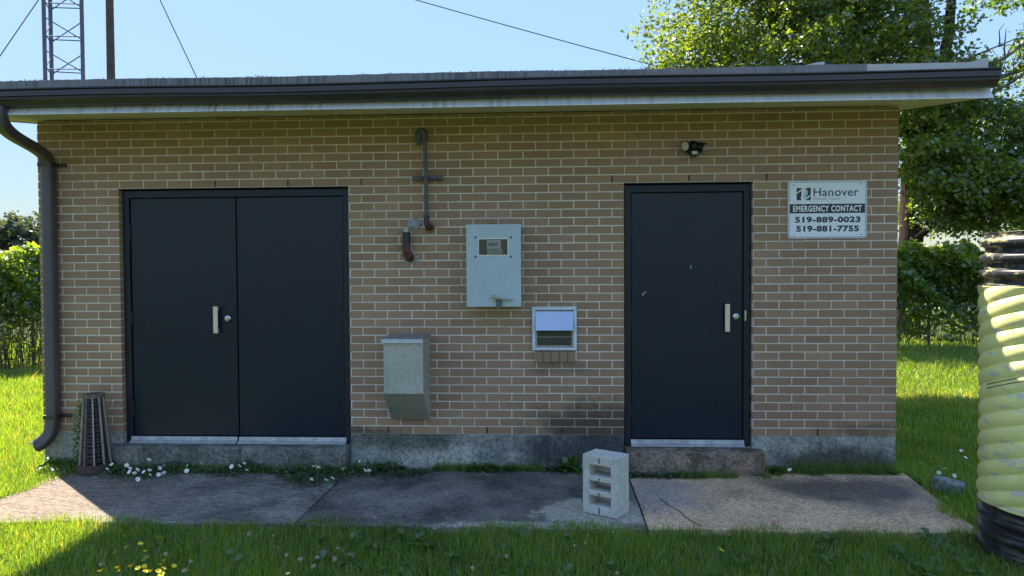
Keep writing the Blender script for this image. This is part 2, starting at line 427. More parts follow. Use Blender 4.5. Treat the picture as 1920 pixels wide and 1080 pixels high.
def np_mesh(name, verts, quads=None, tris=None, mat=None, attr=None, parent=None):
    """big meshes straight from numpy; attr = value per face (quads first, then tris)"""
    me = bpy.data.meshes.new(name)
    nq = 0 if quads is None else len(quads); nt = 0 if tris is None else len(tris)
    me.vertices.add(len(verts)); me.vertices.foreach_set('co', np.ascontiguousarray(verts, dtype=np.float32).ravel())
    loops = np.concatenate([quads.ravel() if nq else np.zeros(0, int), tris.ravel() if nt else np.zeros(0, int)]).astype(np.int32)
    me.loops.add(len(loops)); me.loops.foreach_set('vertex_index', loops)
    st = np.concatenate([np.arange(nq) * 4, nq * 4 + np.arange(nt) * 3]).astype(np.int32)
    me.polygons.add(nq + nt); me.polygons.foreach_set('loop_start', st)
    me.update(calc_edges=True)
    if attr is not None:
        a = me.attributes.new('v', 'FLOAT', 'FACE'); a.data.foreach_set('value', attr.astype(np.float32))
    if mat: me.materials.append(mat)
    o = bpy.data.objects.new(name, me); C.objects.link(o)
    return attach(o, parent)

def leaf_arrays(P, size, updir=None, flat=.5, ratio=.62):
    """P: Nx3 leaf bases; returns verts, quads - folded, slightly curled diamond leaves, 2 faces each"""
    N = len(P)
    nrm = rng.normal(size=(N, 3)); nrm[:, 2] = np.abs(nrm[:, 2]) + flat
    nrm /= np.linalg.norm(nrm, axis=1, keepdims=True)
    a = rng.normal(size=(N, 3)); a -= nrm * (a * nrm).sum(1, keepdims=True); a /= np.linalg.norm(a, axis=1, keepdims=True)
    b = np.cross(nrm, a); s = (size * rng.uniform(.6, 1.3, N))[:, None]
    tip = P + a * s - nrm * s * .12
    l = P + a * s * .45 + b * s * ratio / 2 + nrm * s * .09
    r = P + a * s * .45 - b * s * ratio / 2 + nrm * s * .09
    v = np.stack([P, l, tip, r], 1).reshape(-1, 3)
    k = np.arange(N)[:, None] * 4
    t = np.concatenate([k + np.array([[0, 2, 1]]), k + np.array([[0, 3, 2]])], 1).reshape(-1, 3)
    return v, t
def leaves(name, P, size, mat, parent=None, vbias=0.0, flat=.5, ratio=.62, vv=None):
    v, t = leaf_arrays(P, size, flat=flat, ratio=ratio)
    val = np.clip(rng.normal(.45 + vbias, .24, len(P)), 0, .92) if vv is None else vv
    return np_mesh(name, v, tris=t, mat=mat, attr=np.repeat(val, 2), parent=parent)

# ================================================================== SETTING
g = MB()
xs = [-3000, -60, -12, 0.0, 7, 20, 60, 3000]; ys = [-3000, -60, -8, -1.3, 6, 14, 60, 3000]
for i in range(7):
    for j in range(7):
        g.add([(xs[i], ys[j], -.035), (xs[i + 1], ys[j], -.035), (xs[i + 1], ys[j + 1], -.035), (xs[i], ys[j + 1], -.035)], [(0, 1, 2, 3)])
ground = g.build('ground', SOIL); tag(ground, 'soil and turf ground under the grass', kind='structure')

# patio of three cast slabs
patio = empty('patio', (3.4, -.68, 0), 'concrete patio strip in front of the brick building', kind='structure')
def slab(x0, x1, mat, lab, skew=0):
    b = MB(); NX, NY = 24, 14; y0, y1 = -1.34, -.002
    v = []
    for j in range(NY + 1):
        for i in range(NX + 1):
            u, w = i / NX, j / NY
            x = x0 + (x1 - x0) * u
            if skew and u > .5: x -= skew * (1 - w) * (u - .5) * 2
            y = y0 + (y1 - y0) * w
            if j == 0: y += .012 * math.sin(x * 9) + random.uniform(-.008, .008)
            z = 0.0 + .0025 * math.sin(x * 5 + y * 3) + random.uniform(-.0006, .0006)
            if i in (0, NX): z -= .004
            v.append((x, y, z))
    f = [(j * (NX + 1) + i, j * (NX + 1) + i + 1, (j + 1) * (NX + 1) + i + 1, (j + 1) * (NX + 1) + i) for j in range(NY) for i in range(NX)]
    k = len(v); per = [i for i in range(NX + 1)] + [j * (NX + 1) + NX for j in range(1, NY + 1)] + [NY * (NX + 1) + i for i in range(NX - 1, -1, -1)] + [j * (NX + 1) for j in range(NY - 1, 0, -1)]
    v += [(v[q][0], v[q][1], -.12) for q in per]
    n = len(per); f += [(per[a], k + a, k + (a + 1) % n, per[(a + 1) % n]) for a in range(n)]
    b.add(v, f); o = b.build('slab', mat, patio, smooth=40); tag(o, lab); return o
slab(.10, 2.379, SLAB1, 'grey slab, weathered dark')
slab(2.393, 4.604, SLAB2, 'blackened slab with a pale patch')
slab(4.618, 6.76, SLAB3, 'rust-brown slab with a dark stain', .14)
# fine crack in the brown slab is a thin dark strip
ck = MB(); pts = [(4.77, -.72), (4.80, -.86), (4.86, -.99), (4.88, -1.12), (4.95, -1.3)]
for a, b2 in zip(pts[:-1], pts[1:]):
    ck.add([(a[0] - .003, a[1], .0045), (a[0] + .003, a[1], .0045), (b2[0] + .003, b2[1], .0045), (b2[0] - .003, b2[1], .0045)], [(0, 1, 2, 3)])
ck.build('crack', DARK, patio)

# ================================================================== BUILDING
XL, XR, YB = -.19, 6.70, 4.9
bld = empty('brick_building', (3.25, 2.4, 0), 'small flat-roofed tan brick utility building with dark navy doors', 'building')
P3 = .2 / 3
def voxel_wall(name, xs, zs, solid, y0, y1, mat, parent):
    b = MB(); nx, nz = len(xs) - 1, len(zs) - 1
    S = lambda i, k: 0 <= i < nx and 0 <= k < nz and solid(i, k)
    for i in range(nx):
        for k in range(nz):
            if not S(i, k): continue
            a, c, d, e = xs[i], xs[i + 1], zs[k], zs[k + 1]
            b.add([(a, y0, d), (c, y0, d), (c, y0, e), (a, y0, e)], [(0, 1, 2, 3)])
            b.add([(a, y1, d), (c, y1, d), (c, y1, e), (a, y1, e)], [(3, 2, 1, 0)])
            if not S(i - 1, k): b.add([(a, y0, d), (a, y1, d), (a, y1, e), (a, y0, e)], [(0, 1, 2, 3)])
            if not S(i + 1, k): b.add([(c, y0, d), (c, y1, d), (c, y1, e), (c, y0, e)], [(3, 2, 1, 0)])
            if not S(i, k - 1): b.add([(a, y0, d), (c, y0, d), (c, y1, d), (a, y1, d)], [(3, 2, 1, 0)])
            if not S(i, k + 1): b.add([(a, y0, e), (c, y0, e), (c, y1, e), (a, y1, e)], [(0, 1, 2, 3)])
    return b.build(name, mat, parent)
D1 = (.49, 2.39); D2 = (4.595, 5.595); LV = (3.89, 4.20)
TOPZ = 2.842
xs = [XL + .005, D1[0] - .004, D1[1] + .004, LV[0] - .004, LV[1] + .004, D2[0] - .004, D2[1] + .004, XR - .005]
zs = [.281, .947 + .003, 1.28, 2.281, TOPZ]
def solid(i, k):
    if i in (1, 5) and k < 3: return False
    if i == 3 and k == 1: return False
    return True
front = voxel_wall('front_wall', xs, zs, solid, .004, .11, MORTAR, bld)
tag(front, 'pale mortar wall face carrying the bricks')

# bricks of the front wall
specs = []      # (x0, x1, z0, z1)
def cut(seg, hole):
    out = []
    for a, b in seg:
        if hole[1] <= a or hole[0] >= b: out.append((a, b)); continue
        if hole[0] > a: out.append((a, hole[0]))
        if hole[1] < b: out.append((hole[1], b))
    return out
weeps = set([(0, 13), (0, 17.5), (0, 21), (0, 31)])
for k in range(39):
    z0 = .28 + k * P3 + .005; z1 = z0 + P3 - .010
    if k == 38: z1 = TOPZ - .003
    off = 0.0 if k % 2 == 1 else .1
    js = [XL - .005] + [q for q in [off + j * .2 - .2 for j in range(0, 36)] if XL + .03 < q < XR - .03] + [XR + .005]
    for a, b in zip(js[:-1], js[1:]):
        seg = [(a + .005, b - .005)]
        if k < 30: seg = cut(cut(seg, D1), D2)
        if 10 <= k < 15: seg = cut(seg, LV)
        if k == 9: seg = cut(seg, (3.885, 4.222))
        for s_ in seg:
            if s_[1] - s_[0] > .02: specs.append((s_[0], s_[1], z0, z1))
shared = {}
def brick_mesh(L, H):
    key = (round(L, 3), round(H, 4))
    if key in shared: return shared[key]
    c = .0022; D = .1
    v = [(0, 0 + c, 0), (L, c, 0), (L, c, H), (0, c, H), (c, 0, c), (L - c, 0, c), (L - c, 0, H - c), (c, 0, H - c), (0, D, 0), (L, D, 0), (L, D, H), (0, D, H)]
    f = [(4, 5, 6, 7), (0, 1, 5, 4), (1, 2, 6, 5), (2, 3, 7, 6), (3, 0, 4, 7), (1, 0, 8, 9), (2, 1, 9, 10), (3, 2, 10, 11), (0, 3, 11, 8)]
    me = bpy.data.meshes.new('brick'); me.from_pydata(v, [], f); me.materials.append(MB_BRICK); shared[key] = me; return me
def rank(s_):
    x = (s_[0] + s_[1]) / 2; z = (s_[2] + s_[3]) / 2
    d = -(x - 4.0255) * math.sin(yaw) + 5.94 * math.cos(yaw)
    return -(s_[1] - s_[0]) * (s_[3] - s_[2]) / d ** 3
order = sorted(specs, key=rank)
finv = wmat(front)
field = MB()
for i, (a, b, z0, z1) in enumerate(order):
    dy = random.uniform(-.0012, .0012); dz = random.uniform(-.0007, .0007); dx = random.uniform(-.0008, .0008)
    if a < XL + .01 or b > XR - .01: dx = 0
    if i < 295:
        me = brick_mesh(b - a, z1 - z0)
        o = bpy.data.objects.new('brick', me); C.objects.link(o); o.location = (a + dx, dy, z0 + dz)
        o.parent = front; o.matrix_parent_inverse = finv.inverted()
    else:
        me = brick_mesh(b - a, z1 - z0)
        field.add([(v.co.x + a + dx, v.co.y + dy, v.co.z + z0 + dz) for v in me.vertices], [tuple(p.vertices) for p in me.polygons])
tag(field.build('brick_field', MB_BRICK, front), kind='stuff')

# weep joints: dark blocks painted for the shade of open slots, above the lintels and in the lowest course
wz = [(x, .28 + .004) for x in (2.70, 3.50, 4.10, 6.10)] + [(x, .28 + 30 * P3 + .004) for x in (1.30, 1.90, 2.50, 4.50, 5.10, 5.70)]
for x, z in wz:
    x = round((x - .1) / .2) * .2 + .1
    MB().box(x - .0055, x + .0055, .001, .02, z + .002, z + P3 - .010).build('weep_hole', DARK, front)
# rowlock sill under the louver
for i in range(5):
    a = 3.892 + i * .0645
    MB().box(a, a + .056, -.022, .09, .868, .951).build('sill_brick', MB_BRICK, front, bevel=.002, seg=1)

# side and rear walls
def roof_under(y): return 2.757 + .14 * (y + .66)
for x0, x1, sgn, nm in ((XL + .006, XL + .12, -1, 'west'), (XR - .12, XR - .006, 1, 'east')):
    b = MB(); b.prism([(.112, .281), (YB, .281), (YB, roof_under(YB)), (.112, roof_under(.112))], 'x', x0, x1)
    sw = b.build('side_wall', MORTAR, bld)
    f = MB()
    for k in range(60):
        z0 = .28 + k * P3 + .005; z1 = z0 + P3 - .01
        off = .1 if k % 2 else 0.0
        j = -1
        for q in range(-1, 26):
            a, b2 = max(q * .2 + off + .005, .105), min((q + 1) * .2 + off - .005, YB)
            if b2 - a < .03 or z1 > roof_under(a) - .002: continue
            xa = XL if sgn < 0 else XR
            f.box(min(xa, xa - sgn * .05), max(xa, xa - sgn * .05), a, b2, z0, z1)
    tag(f.build('brick_field', MB_BRICK, sw), kind='stuff')
MB().box(XL + .1, XR - .1, YB, YB + .1, 0, roof_under(YB) - .01).build('rear_wall', MORTAR, bld)

# foundation
b = MB()
for a, c in ((XL + .002, D1[0] - .002), (D1[1] + .002, D2[0] - .002), (D2[1] + .002, XR - .002)):
    b.box(a, c, .0015, .16, -.3, .2785)
b.box(D1[0] - .002, D1[1] + .002, .03, .16, -.3, .186); b.box(D2[0] - .002, D2[1] + .002, .03, .16, -.3, .186)
b.box(XL + .002, XL + .14, .16, YB + .1, -.3, .2785); b.box(XR - .14, XR - .002, .16, YB + .1, -.3, .2785)
b.build('foundation', FOUND, bld, bevel=.004, seg=1)
# doorsteps
def rough_box(x0, x1, y0, y1, z0, z1, amp, name, mat, parent, lab=None, nx=26):
    b = MB(); b.box(x0, x1, y0, y1, z0, z1)
    o = b.build(name, mat, parent)
    bm = bmesh.new(); bm.from_mesh(o.data)
    bmesh.ops.subdivide_edges(bm, edges=[e for e in bm.edges if abs(e.verts[0].co.x - e.verts[1].co.x) > .01], cuts=nx, use_grid_fill=True)
    bmesh.ops.bevel(bm, geom=[e for e in bm.edges if len(e.link_faces) == 2 and e.calc_face_angle(0) > .8], offset=.014, segments=3, profile=.5, affect='EDGES')
    for v in bm.verts:
        if v.co.z > z0 + .02 and v.co.y < y1 - .01:
            v.co.z += random.uniform(-amp, amp * .3); v.co.y += random.uniform(-amp, amp)
    bm.to_mesh(o.data); bm.free(); o.data.shade_smooth(); o.data.set_sharp_from_angle(angle=math.radians(50))
    if lab: tag(o, lab)
    return o
rough_box(.385, 2.375, -.11, .085, -.05, .190, .004, 'doorstep', STEP1, bld, 'mossy grey concrete step under the double door')
rough_box(4.605, 5.66, -.14, .085, -.05, .187, .007, 'doorstep', STEP2, bld, 'chipped rust-stained concrete step under the single door')

# doors
def door_frame(x0, x1, mull=None):
    t = .052; zt = 2.268; zi = 2.209; y0, y1 = .045, .125
    b = MB()
    b.prism([(x0 + .006, .192), (x0 + .006 + t, .192), (x0 + .006 + t, zi), (x1 - .006 - t, zi), (x1 - .006 - t, .192), (x1 - .006, .192), (x1 - .006, zt), (x0 + .006, zt)], 'y', y0, y1)
    # the stop, stepped back
    s_ = t + .012
    b.prism([(x0 + .006 + t, .245), (x0 + s_ + .006, .245), (x0 + s_ + .006, zi - .012), (x1 - s_ - .006, zi - .012), (x1 - s_ - .006, .245), (x1 - .006 - t, .245), (x1 - .006 - t, zi), (x0 + .006 + t, zi)], 'y', y0 + .045, y1)
    f = b.build('door_frame', FRAME, bld, bevel=.0025, seg=1)
    MB().box(x0 - .07, x1 + .07, .006, .10, 2.2755, 2.2835).build('lintel', DARK, bld)
    return f
def leaf(x0, x1, hinge_x, hs, lab, pull=None, lock=None, z0=.245, z1=2.204):
    d = MB().box(x0, x1, .062, .105, z0, z1).build('door', DOOR, bld, bevel=.002, seg=1); tag(d, lab)
    for hz in hs:
        MB().cyl((hinge_x, .056, hz - .058), (hinge_x, .056, hz + .058), .0075, 8).build('hinge', DARK, d, smooth=40)
    if pull:
        px_, pz0, pz1 = pull
        b = MB(); b.box(px_ - .019, px_ + .019, .012, .020, pz0, pz1)
        for zz in (pz0 + .02, pz1 - .02): b.box(px_ - .009, px_ + .009, .02, .0625, zz - .012, zz + .012)
        b.build('handle', BRASS, d, bevel=.002, seg=1)
    if lock:
        lx, lz = lock; b = MB()
        b.tube([(lx, .064, lz), (lx, .052, lz), (lx, .040, lz), (lx, .036, lz)], [.033, .033, .026, .020], 20)
        b.cyl((lx, .037, lz), (lx, .031, lz), .013, 12)
        b.build('lock', STEEL, d, smooth=35)
    return d
door_frame(*D1); door_frame(*D2)
dl = leaf(.553, 1.440, .551, (1.93, 1.22, .47), 'left leaf of the double door', (1.277, 1.095, 1.315), (1.366, 1.215))
dr = leaf(1.447, 2.328, 2.331, (1.93, 1.22, .47), 'right leaf of the double door')
MB().box(1.424, 1.4405, .052, .0615, .25, 2.200).build('astragal', DOOR, dl)
ds = leaf(4.658, 5.532, 4.655, (1.93, 1.22, .47), 'single door scratched in places', (5.405, 1.103, 1.323), (5.478, 1.222))
# scratches to bare metal, screw holes
for x, z, w, h, t in ((4.751, 1.400, .006, .022, .3), (4.766, 1.416, .004, .018, 0), (5.127, 1.617, .0035, .03, -.05)):
    m = Matrix.Translation((x, .0612, z)) @ Matrix.Rotation(t, 4, 'Y')
    MB().box(-w, w, 0, .0008, -h / 2, h / 2, mat=m).build('scratch', CHIP, ds)
for x in (.71, .86):
    for z in (2.085, 2.015):
        MB().cyl((x, .0618, z), (x, .0605, z), .005, 8).build('screw_hole', DARK, dl)
MB().box(5.545, 5.557, .043, .046, 1.19, 1.27).build('strike_plate', STEEL, bld)
# sill plates
for a, b2 in ((.540, 1.435), (1.452, 2.345), (4.650, 5.540)):
    q = MB(); q.prism([(-.005, .192), (.058, .192), (.058, .238), (.035, .240), (.030, .214), (.012, .206), (-.005, .200)], 'x', a, b2)
    s_ = q.build('sill_plate', ALU_SILL, bld)
    for i in range(5):
        x = a + (b2 - a) * (.08 + .21 * i)
        MB().cyl((x, .036, .226), (x, .028, .226), .004, 6).build('screw', DARK, s_)

# roof
RX0, RX1, RY0, RY1 = -.45, 7.0, -.66, YB + .45
sl_ = .14
def zr(y, z): return z + sl_ * (y - RY0)
roof = MB().prism([(RY0 + .004, 2.775), (RY1, zr(RY1, 2.775)), (RY1, zr(RY1, 2.978)), (RY0 + .004, 2.978)], 'x', RX0 + .004, RX1 - .004).build('roof', ROOFTOP, bld)
sf = MB()
nS = 24
for i in range(nS):      # soffit boards side by side with thin joints
    a = RX0 + .004 + (RX1 - RX0 - .008) * i / nS; c = RX0 + .004 + (RX1 - RX0 - .008) * (i + 1) / nS
    sf.prism([(RY0 + .006, 2.757), (RY1 - .01, zr(RY1 - .01, 2.757)), (RY1 - .01, zr(RY1 - .01, 2.7735)), (RY0 + .006, 2.7735)], 'x', a, c - .0015)
sf.build('soffit', TAN, roof)
for a, c in ((RX0, .62), (.623, 2.30), (2.303, 3.06), (3.063, 5.02), (5.023, RX1)):
    q = MB(); q.box(a, c, RY0 - .012, RY0, 2.762, 2.905)
    q.prism([(RY0 - .0122, 2.812), (RY0 - .056, 2.748), (RY0 - .056, 2.743), (RY0 + .02, 2.7545), (RY0 + .02, 2.7565), (RY0 - .0122, 2.7585)], 'x', a, c)
    q.build('fascia', FASCIA, roof)
for x0, x1 in ((RX0 - .012, RX0), (RX1, RX1 + .012)):
    MB().prism([(RY0, 2.75), (RY1, zr(RY1, 2.75)), (RY1, zr(RY1, 2.985)), (RY0, 2.985)], 'x', x0, x1).build('side_fascia', BROWN, roof)
MB().box(RX0, RX1, RY1, RY1 + .012, zr(RY1, 2.75), zr(RY1, 2.985)).build('rear_fascia', BROWN, roof)
# weathered roof edge strip, slightly wavy top, in lapped lengths
q0 = RX0 - .01
for si, (a, c, m) in enumerate(((q0, .62, GRAVEL), (.60, 2.30, GRAVEL), (2.28, 4.20, GRAVEL), (4.18, 6.20, GRAVEL), (6.18, RX1 - .02, WHITE_MET))):
    n = 40; v = []
    yy = RY0 - .022 - (.002 if m is WHITE_MET else 0) - (.0018 if si % 2 else 0)
    for i in range(n + 1):
        x = a + (c - a) * i / n; zt = 2.990 + .0035 * math.sin(x * 2.3) + random.uniform(0, .0035)
        if m is WHITE_MET: zt = 2.992
        v += [(x, yy, 2.895), (x, yy, zt), (x, yy + .14, zt + .02)]
    f = []
    for i in range(n):
        k = i * 3; f += [(k, k + 3, k + 4, k + 1), (k + 1, k + 4, k + 5, k + 2)]
    MB().add(v, f).build('roof_edge_strip', m, roof)
# moss tufts along the roof edge
P = np.stack([rng.uniform(RX0, 5.0, 2600), rng.uniform(RY0 - .02, RY0 + .03, 2600), rng.uniform(2.988, 2.999, 2600)], 1)
P = P[(np.sin(P[:, 0] * 7) + np.sin(P[:, 0] * 17.3) + np.sin(P[:, 0] * 2.1)) > -.2]
tag(leaves('moss', P, .011, leaf_mat('roof_moss', (.05, .055, .02), (.10, .10, .04), .1), roof, flat=.1), kind='stuff')
# lifted flashing corner and a loose scrap of flashing
MB().add([(6.86, RY0 - .02, 2.993), (6.985, RY0 - .02, 2.993), (6.985, RY0 - .02, 3.026), (6.86, RY0 + .1, 3.0), (6.985, RY0 + .1, 3.0), (6.985, RY0 + .1, 3.035)],
         [(0, 1, 2), (5, 4, 3), (0, 2, 5, 3), (1, 4, 5, 2)]).build('lifted_flashing', WHITE_MET, roof)
MB().add([(5.76, RY0 - .01, 2.995), (5.90, RY0 - .01, 2.995), (5.90, RY0 - .01, 3.018), (5.85, RY0 - .01, 3.016), (5.76, RY0 + .1, 3.0), (5.90, RY0 + .1, 3.0), (5.90, RY0 + .1, 3.03), (5.85, RY0 + .1, 3.03)],
         [(0, 1, 2, 3), (7, 6, 5, 4), (0, 3, 7, 4), (3, 2, 6, 7), (1, 5, 6, 2)]).build('loose_flashing', WHITE_MET, roof)
MB().box(5.90, 5.97, RY0 + .02, RY0 + .1, 2.995, 3.018).build('loose_shingle', DARK, roof)

# gutter (K profile) in two lengths, downspout
def gy(y, z, x): return (x, y, z + .012 * (x - 3.5) / 7)
gut = empty('gutter', (3.3, -.75, 2.9)); attach(gut, bld); gut.matrix_parent_inverse = wmat(bld).inverted()
prof = [(-.682, 2.905), (-.684, 2.806), (-.735, 2.799), (-.752, 2.804), (-.777, 2.832), (-.794, 2.838), (-.796, 2.846), (-.785, 2.849), (-.785, 2.857), (-.801, 2.861), (-.801, 2.896), (-.792, 2.900), (-.808, 2.906), (-.808, 2.914), (-.790, 2.914), (-.789, 2.9035)]
for a, c in ((-.60, 3.52), (3.50, 7.0)):
    n = 30; v = []; f = []
    for i in range(n + 1):
        x = a + (c - a) * i / n; sag = .004 * math.sin(x * 1.9) - .004 * math.exp(-((x - 1.9) / .8) ** 2)
        for y, z in prof: v.append(gy(y + (0 if a < 0 else .0015), z + sag + (.0 if a < 0 else .0008), x))
    m = len(prof)
    for i in range(n):
        for j in range(m - 1): f.append((i * m + j, (i + 1) * m + j, (i + 1) * m + j + 1, i * m + j + 1))
    f.append(tuple(range(m - 1))); f.append(tuple(n * m + j for j in range(m - 1)))
    MB().add(v, f).build('gutter_length', BROWN, gut, smooth=12)
# downspout: rounded rectangular tube
def rrect(w, d, r, n=3):
    out = []
    for cx, cy, a0 in ((w / 2 - r, d / 2 - r, 0), (-w / 2 + r, d / 2 - r, PI / 2), (-w / 2 + r, -d / 2 + r, PI), (w / 2 - r, -d / 2 + r, 1.5 * PI)):
        for i in range(n + 1): out.append((cx + r * math.cos(a0 + PI / 2 * i / n), cy + r * math.sin(a0 + PI / 2 * i / n)))
    return out
def bez(p0, p1, p2, p3, n):
    o = []
    for i in range(n + 1):
        t = i / n; o.append(tuple((1 - t) ** 3 * a + 3 * t * (1 - t) ** 2 * b + 3 * t * t * (1 - t) * c + t ** 3 * d for a, b, c, d in zip(p0, p1, p2, p3)))
    return o
path = [(.055, -.735, 2.80), (.055, -.735, 2.765)] + bez((.052, -.733, 2.74), (.05, -.72, 2.60), (-.03, -.35, 2.62), (-.05, -.16, 2.565), 12)[0:] + bez((-.052, -.145, 2.56), (-.058, -.07, 2.54), (-.06, -.055, 2.50), (-.06, -.055, 2.42), 8)[1:] + [(-.062, -.055, 1.5), (-.066, -.055, .46)] + bez((-.066, -.055, .40), (-.068, -.058, .30), (-.09, -.075, .23), (-.185, -.105, .185), 9)[1:]
dsp = MB().sweep(path, rrect(.098, .076, .018), up_=(0, -1, .02)).build('downspout', simple('faded_brown_metal', (.085, .070, .075), .45, 0, .18, 7, .05), bld, smooth=40)
for z in (2.475, .42):
    b = MB(); b.box(-.125, -.008, -.1, -.018, z - .016, z + .016); b.box(-.15, .062, -.018, .0, z - .014, z + .014)
    b.build('bracket', BROWN, dsp, bevel=.004, seg=2)
MB().prism([(-.212, .224), (-.18, .232), (-.178, .216), (-.208, .206)], 'y', -.14, -.075).build('bent_lip', ALU, dsp)

# ---- louver vent set in the wall
lv = empty('wall_vent', (4.04, 0, 1.13)); attach(lv, bld); tag(lv, 'white framed exhaust vent')
b = MB(); fx0, fx1, fz0, fz1 = 3.866, 4.219, .960, 1.308; t = .026
for bx in ((fx0, fx1, fz1 - t, fz1), (fx0, fx1, fz0, fz0 + t * .75), (fx0, fx0 + t, fz0 + t * .75, fz1 - t), (fx1 - t, fx1, fz0 + t * .75, fz1 - t)):
    b.box(bx[0], bx[1], -.022, .003, bx[2], bx[3])
b.build('frame', simple('white_vent_paint', (.66, .69, .72), .4, 0, .08, 12), lv, bevel=.002, seg=1)
x0, x1 = fx0 + t + .002, fx1 - t - .002
MB().prism([(-.002, 1.281), (.002, 1.281), (-.054, 1.120), (-.060, 1.122)], 'x', x0, x1).build('hood', HOODM, lv)
b = MB(); b.box(3.886, 4.204, .3, .31, .94, 1.29); b.box(3.886, 3.8875, .0, .3, .955, 1.28); b.box(4.2025, 4.204, .0, .3, .955, 1.28); b.box(3.8875, 4.2025, .0, .3, .9535, .955); b.box(3.8875, 4.2025, .0, .3, 1.28, 1.2815); b.build('duct', simple('duct_painted_shade', (.01, .01, .011), .9), lv)  # duct lining painted black for the darkness behind the mesh
b = MB()
for i in range(-6, 26):
    xa = 3.905 + i * .0215
    for sg in (1, -1):
        p0 = [xa if sg > 0 else xa + .13, 1.0]; p1 = [xa + .13 if sg > 0 else xa, 1.13]
        # clip to opening
        (ax, az), (bx_, bz) = p0, p1
        def clipx(ax, az, bx_, bz):
            lo, hi = 3.905, 4.180
            if min(ax, bx_) > hi or max(ax, bx_) < lo: return None
            def at(x): tt = (x - ax) / (bx_ - ax); return (x, az + (bz - az) * tt)
            A = (ax, az); B = (bx_, bz)
            if A[0] < lo: A = at(lo)
            if A[0] > hi: A = at(hi)
            if B[0] < lo: B = at(lo)
            if B[0] > hi: B = at(hi)
            return A, B
        r = clipx(ax, az, bx_, bz)
        if r and abs(r[0][0] - r[1][0]) > .004:
            b.tube([(r[0][0], -.004 + .001 * sg, r[0][1]), (r[1][0], -.004 + .001 * sg, r[1][1])], .0013, 4, caps=False)
b.build('wire_mesh', GALV, lv)
b = MB(); b.box(3.893, 3.906, -.010, .0, .982, 1.13); b.box(4.180, 4.192, -.010, .0, .982, 1.13); b.box(3.906, 4.180, -.012, -.004, 1.063, 1.068)
b.box(3.893, 4.192, -.014, 0, .979, .998)
b.build('mesh_frame', GALV, lv)
b = MB()
for i in range(12): b.cyl((3.905 + i * .025, -.0135, .989), (3.905 + i * .025, -.0155, .989), .0045, 6)
b.build('drain_hole', DARK, lv)

# ================================================================== THINGS ON THE WALL
# meter cabinet
mc = empty('meter_cabinet', (3.578, -.1, 1.316), 'pale blue-grey metal cabinet with small meter window, on the brick wall above the vent', 'electric cabinet')
x0, x1, z0, z1 = 3.366, 3.788, 1.318, 1.953
b = MB(); b.box(x0 + .006, x1 - .006, -.182, -.002, z0 + .006, z1 - .006); b.build('body', METER_P, mc, bevel=.003, seg=1)
wx0, wx1, wz0, wz1 = 3.464, 3.684, 1.718, 1.838
b = MB()      # door panel with a window opening
for q in ((x0, x1, wz1, z1), (x0, x1, z0, wz0), (x0, wx0, wz0, wz1), (wx1, x1, wz0, wz1)): b.box(q[0], q[1], -.197, -.183, q[2], q[3])
b.build('cabinet_door', METER_P, mc)
b = MB()
for q in ((wx0 - .008, wx1 + .008, wz1, wz1 + .008), (wx0 - .008, wx1 + .008, wz0 - .008, wz0), (wx0 - .008, wx0, wz0, wz1), (wx1, wx1 + .008, wz0, wz1)): b.box(q[0], q[1], -.200, -.1965, q[2], q[3])
b.build('window_trim', ALU, mc)
MB().box(wx0, wx1, -.1855, -.1825, wz0, wz1).build('window_backing', simple('dark_interior', (.035, .045, .035), .3, 0, .6, 25), mc)
b = MB(); b.box(3.524, 3.632, -.191, -.186, 1.766, 1.832, 0); b.box(3.535, 3.612, -.1925, -.191, 1.787, 1.812, 1)
b.box(3.524, 3.648, -.1885, -.186, 1.722, 1.764, 2); b.box(3.61, 3.617, -.1905, -.1885, 1.722, 1.758, 1)
b.build('meter_display', [WHITEP, simple('lcd_grey', (.20, .22, .20), .3), simple('pale_meter_body', (.36, .40, .36), .35, 0, .5, 40)], mc)
glass = NT('window_glass'); pg = glass.t.nodes.new('ShaderNodeBsdfPrincipled')
pg.inputs['Transmission Weight'].default_value = 1; pg.inputs['Roughness'].default_value = .02; pg.inputs['IOR'].default_value = 1.3
glass.t.links.new(pg.outputs[0], glass.out.inputs[0])
MB().box(wx0, wx1, -.1955, -.1945, wz0, wz1).build('window_pane', glass.m, mc)
for x in (3.437, 3.712):
    for z in (1.703, 1.853):
        b = MB(); b.cyl((x, -.197, z), (x, -.203, z), .0075, 8); b.build('screw', DARK, mc)
b = MB(); b.box(3.594, 3.640, -.214, -.197, 1.322, 1.372); b.build('latch_plate', simple('dark_latch', (.12, .15, .17), .5, .3), mc, bevel=.003, seg=1)
b = MB(); b.tube([(3.566, -.222, 1.398), (3.60, -.232, 1.390), (3.66, -.232, 1.378), (3.722, -.226, 1.371)], [.013, .012, .009, .008], 8)
b.cyl((3.568, -.2, 1.398), (3.568, -.232, 1.398), .009, 8); b.cyl((3.568, -.2, 1.372), (3.568, -.212, 1.372), .009, 8)
b.build('latch_handle', STEEL, mc, smooth=40)
MB().box(3.54, 3.60, -.06, -.004, 1.947, 1.966).build('top_lug', DARK, mc)

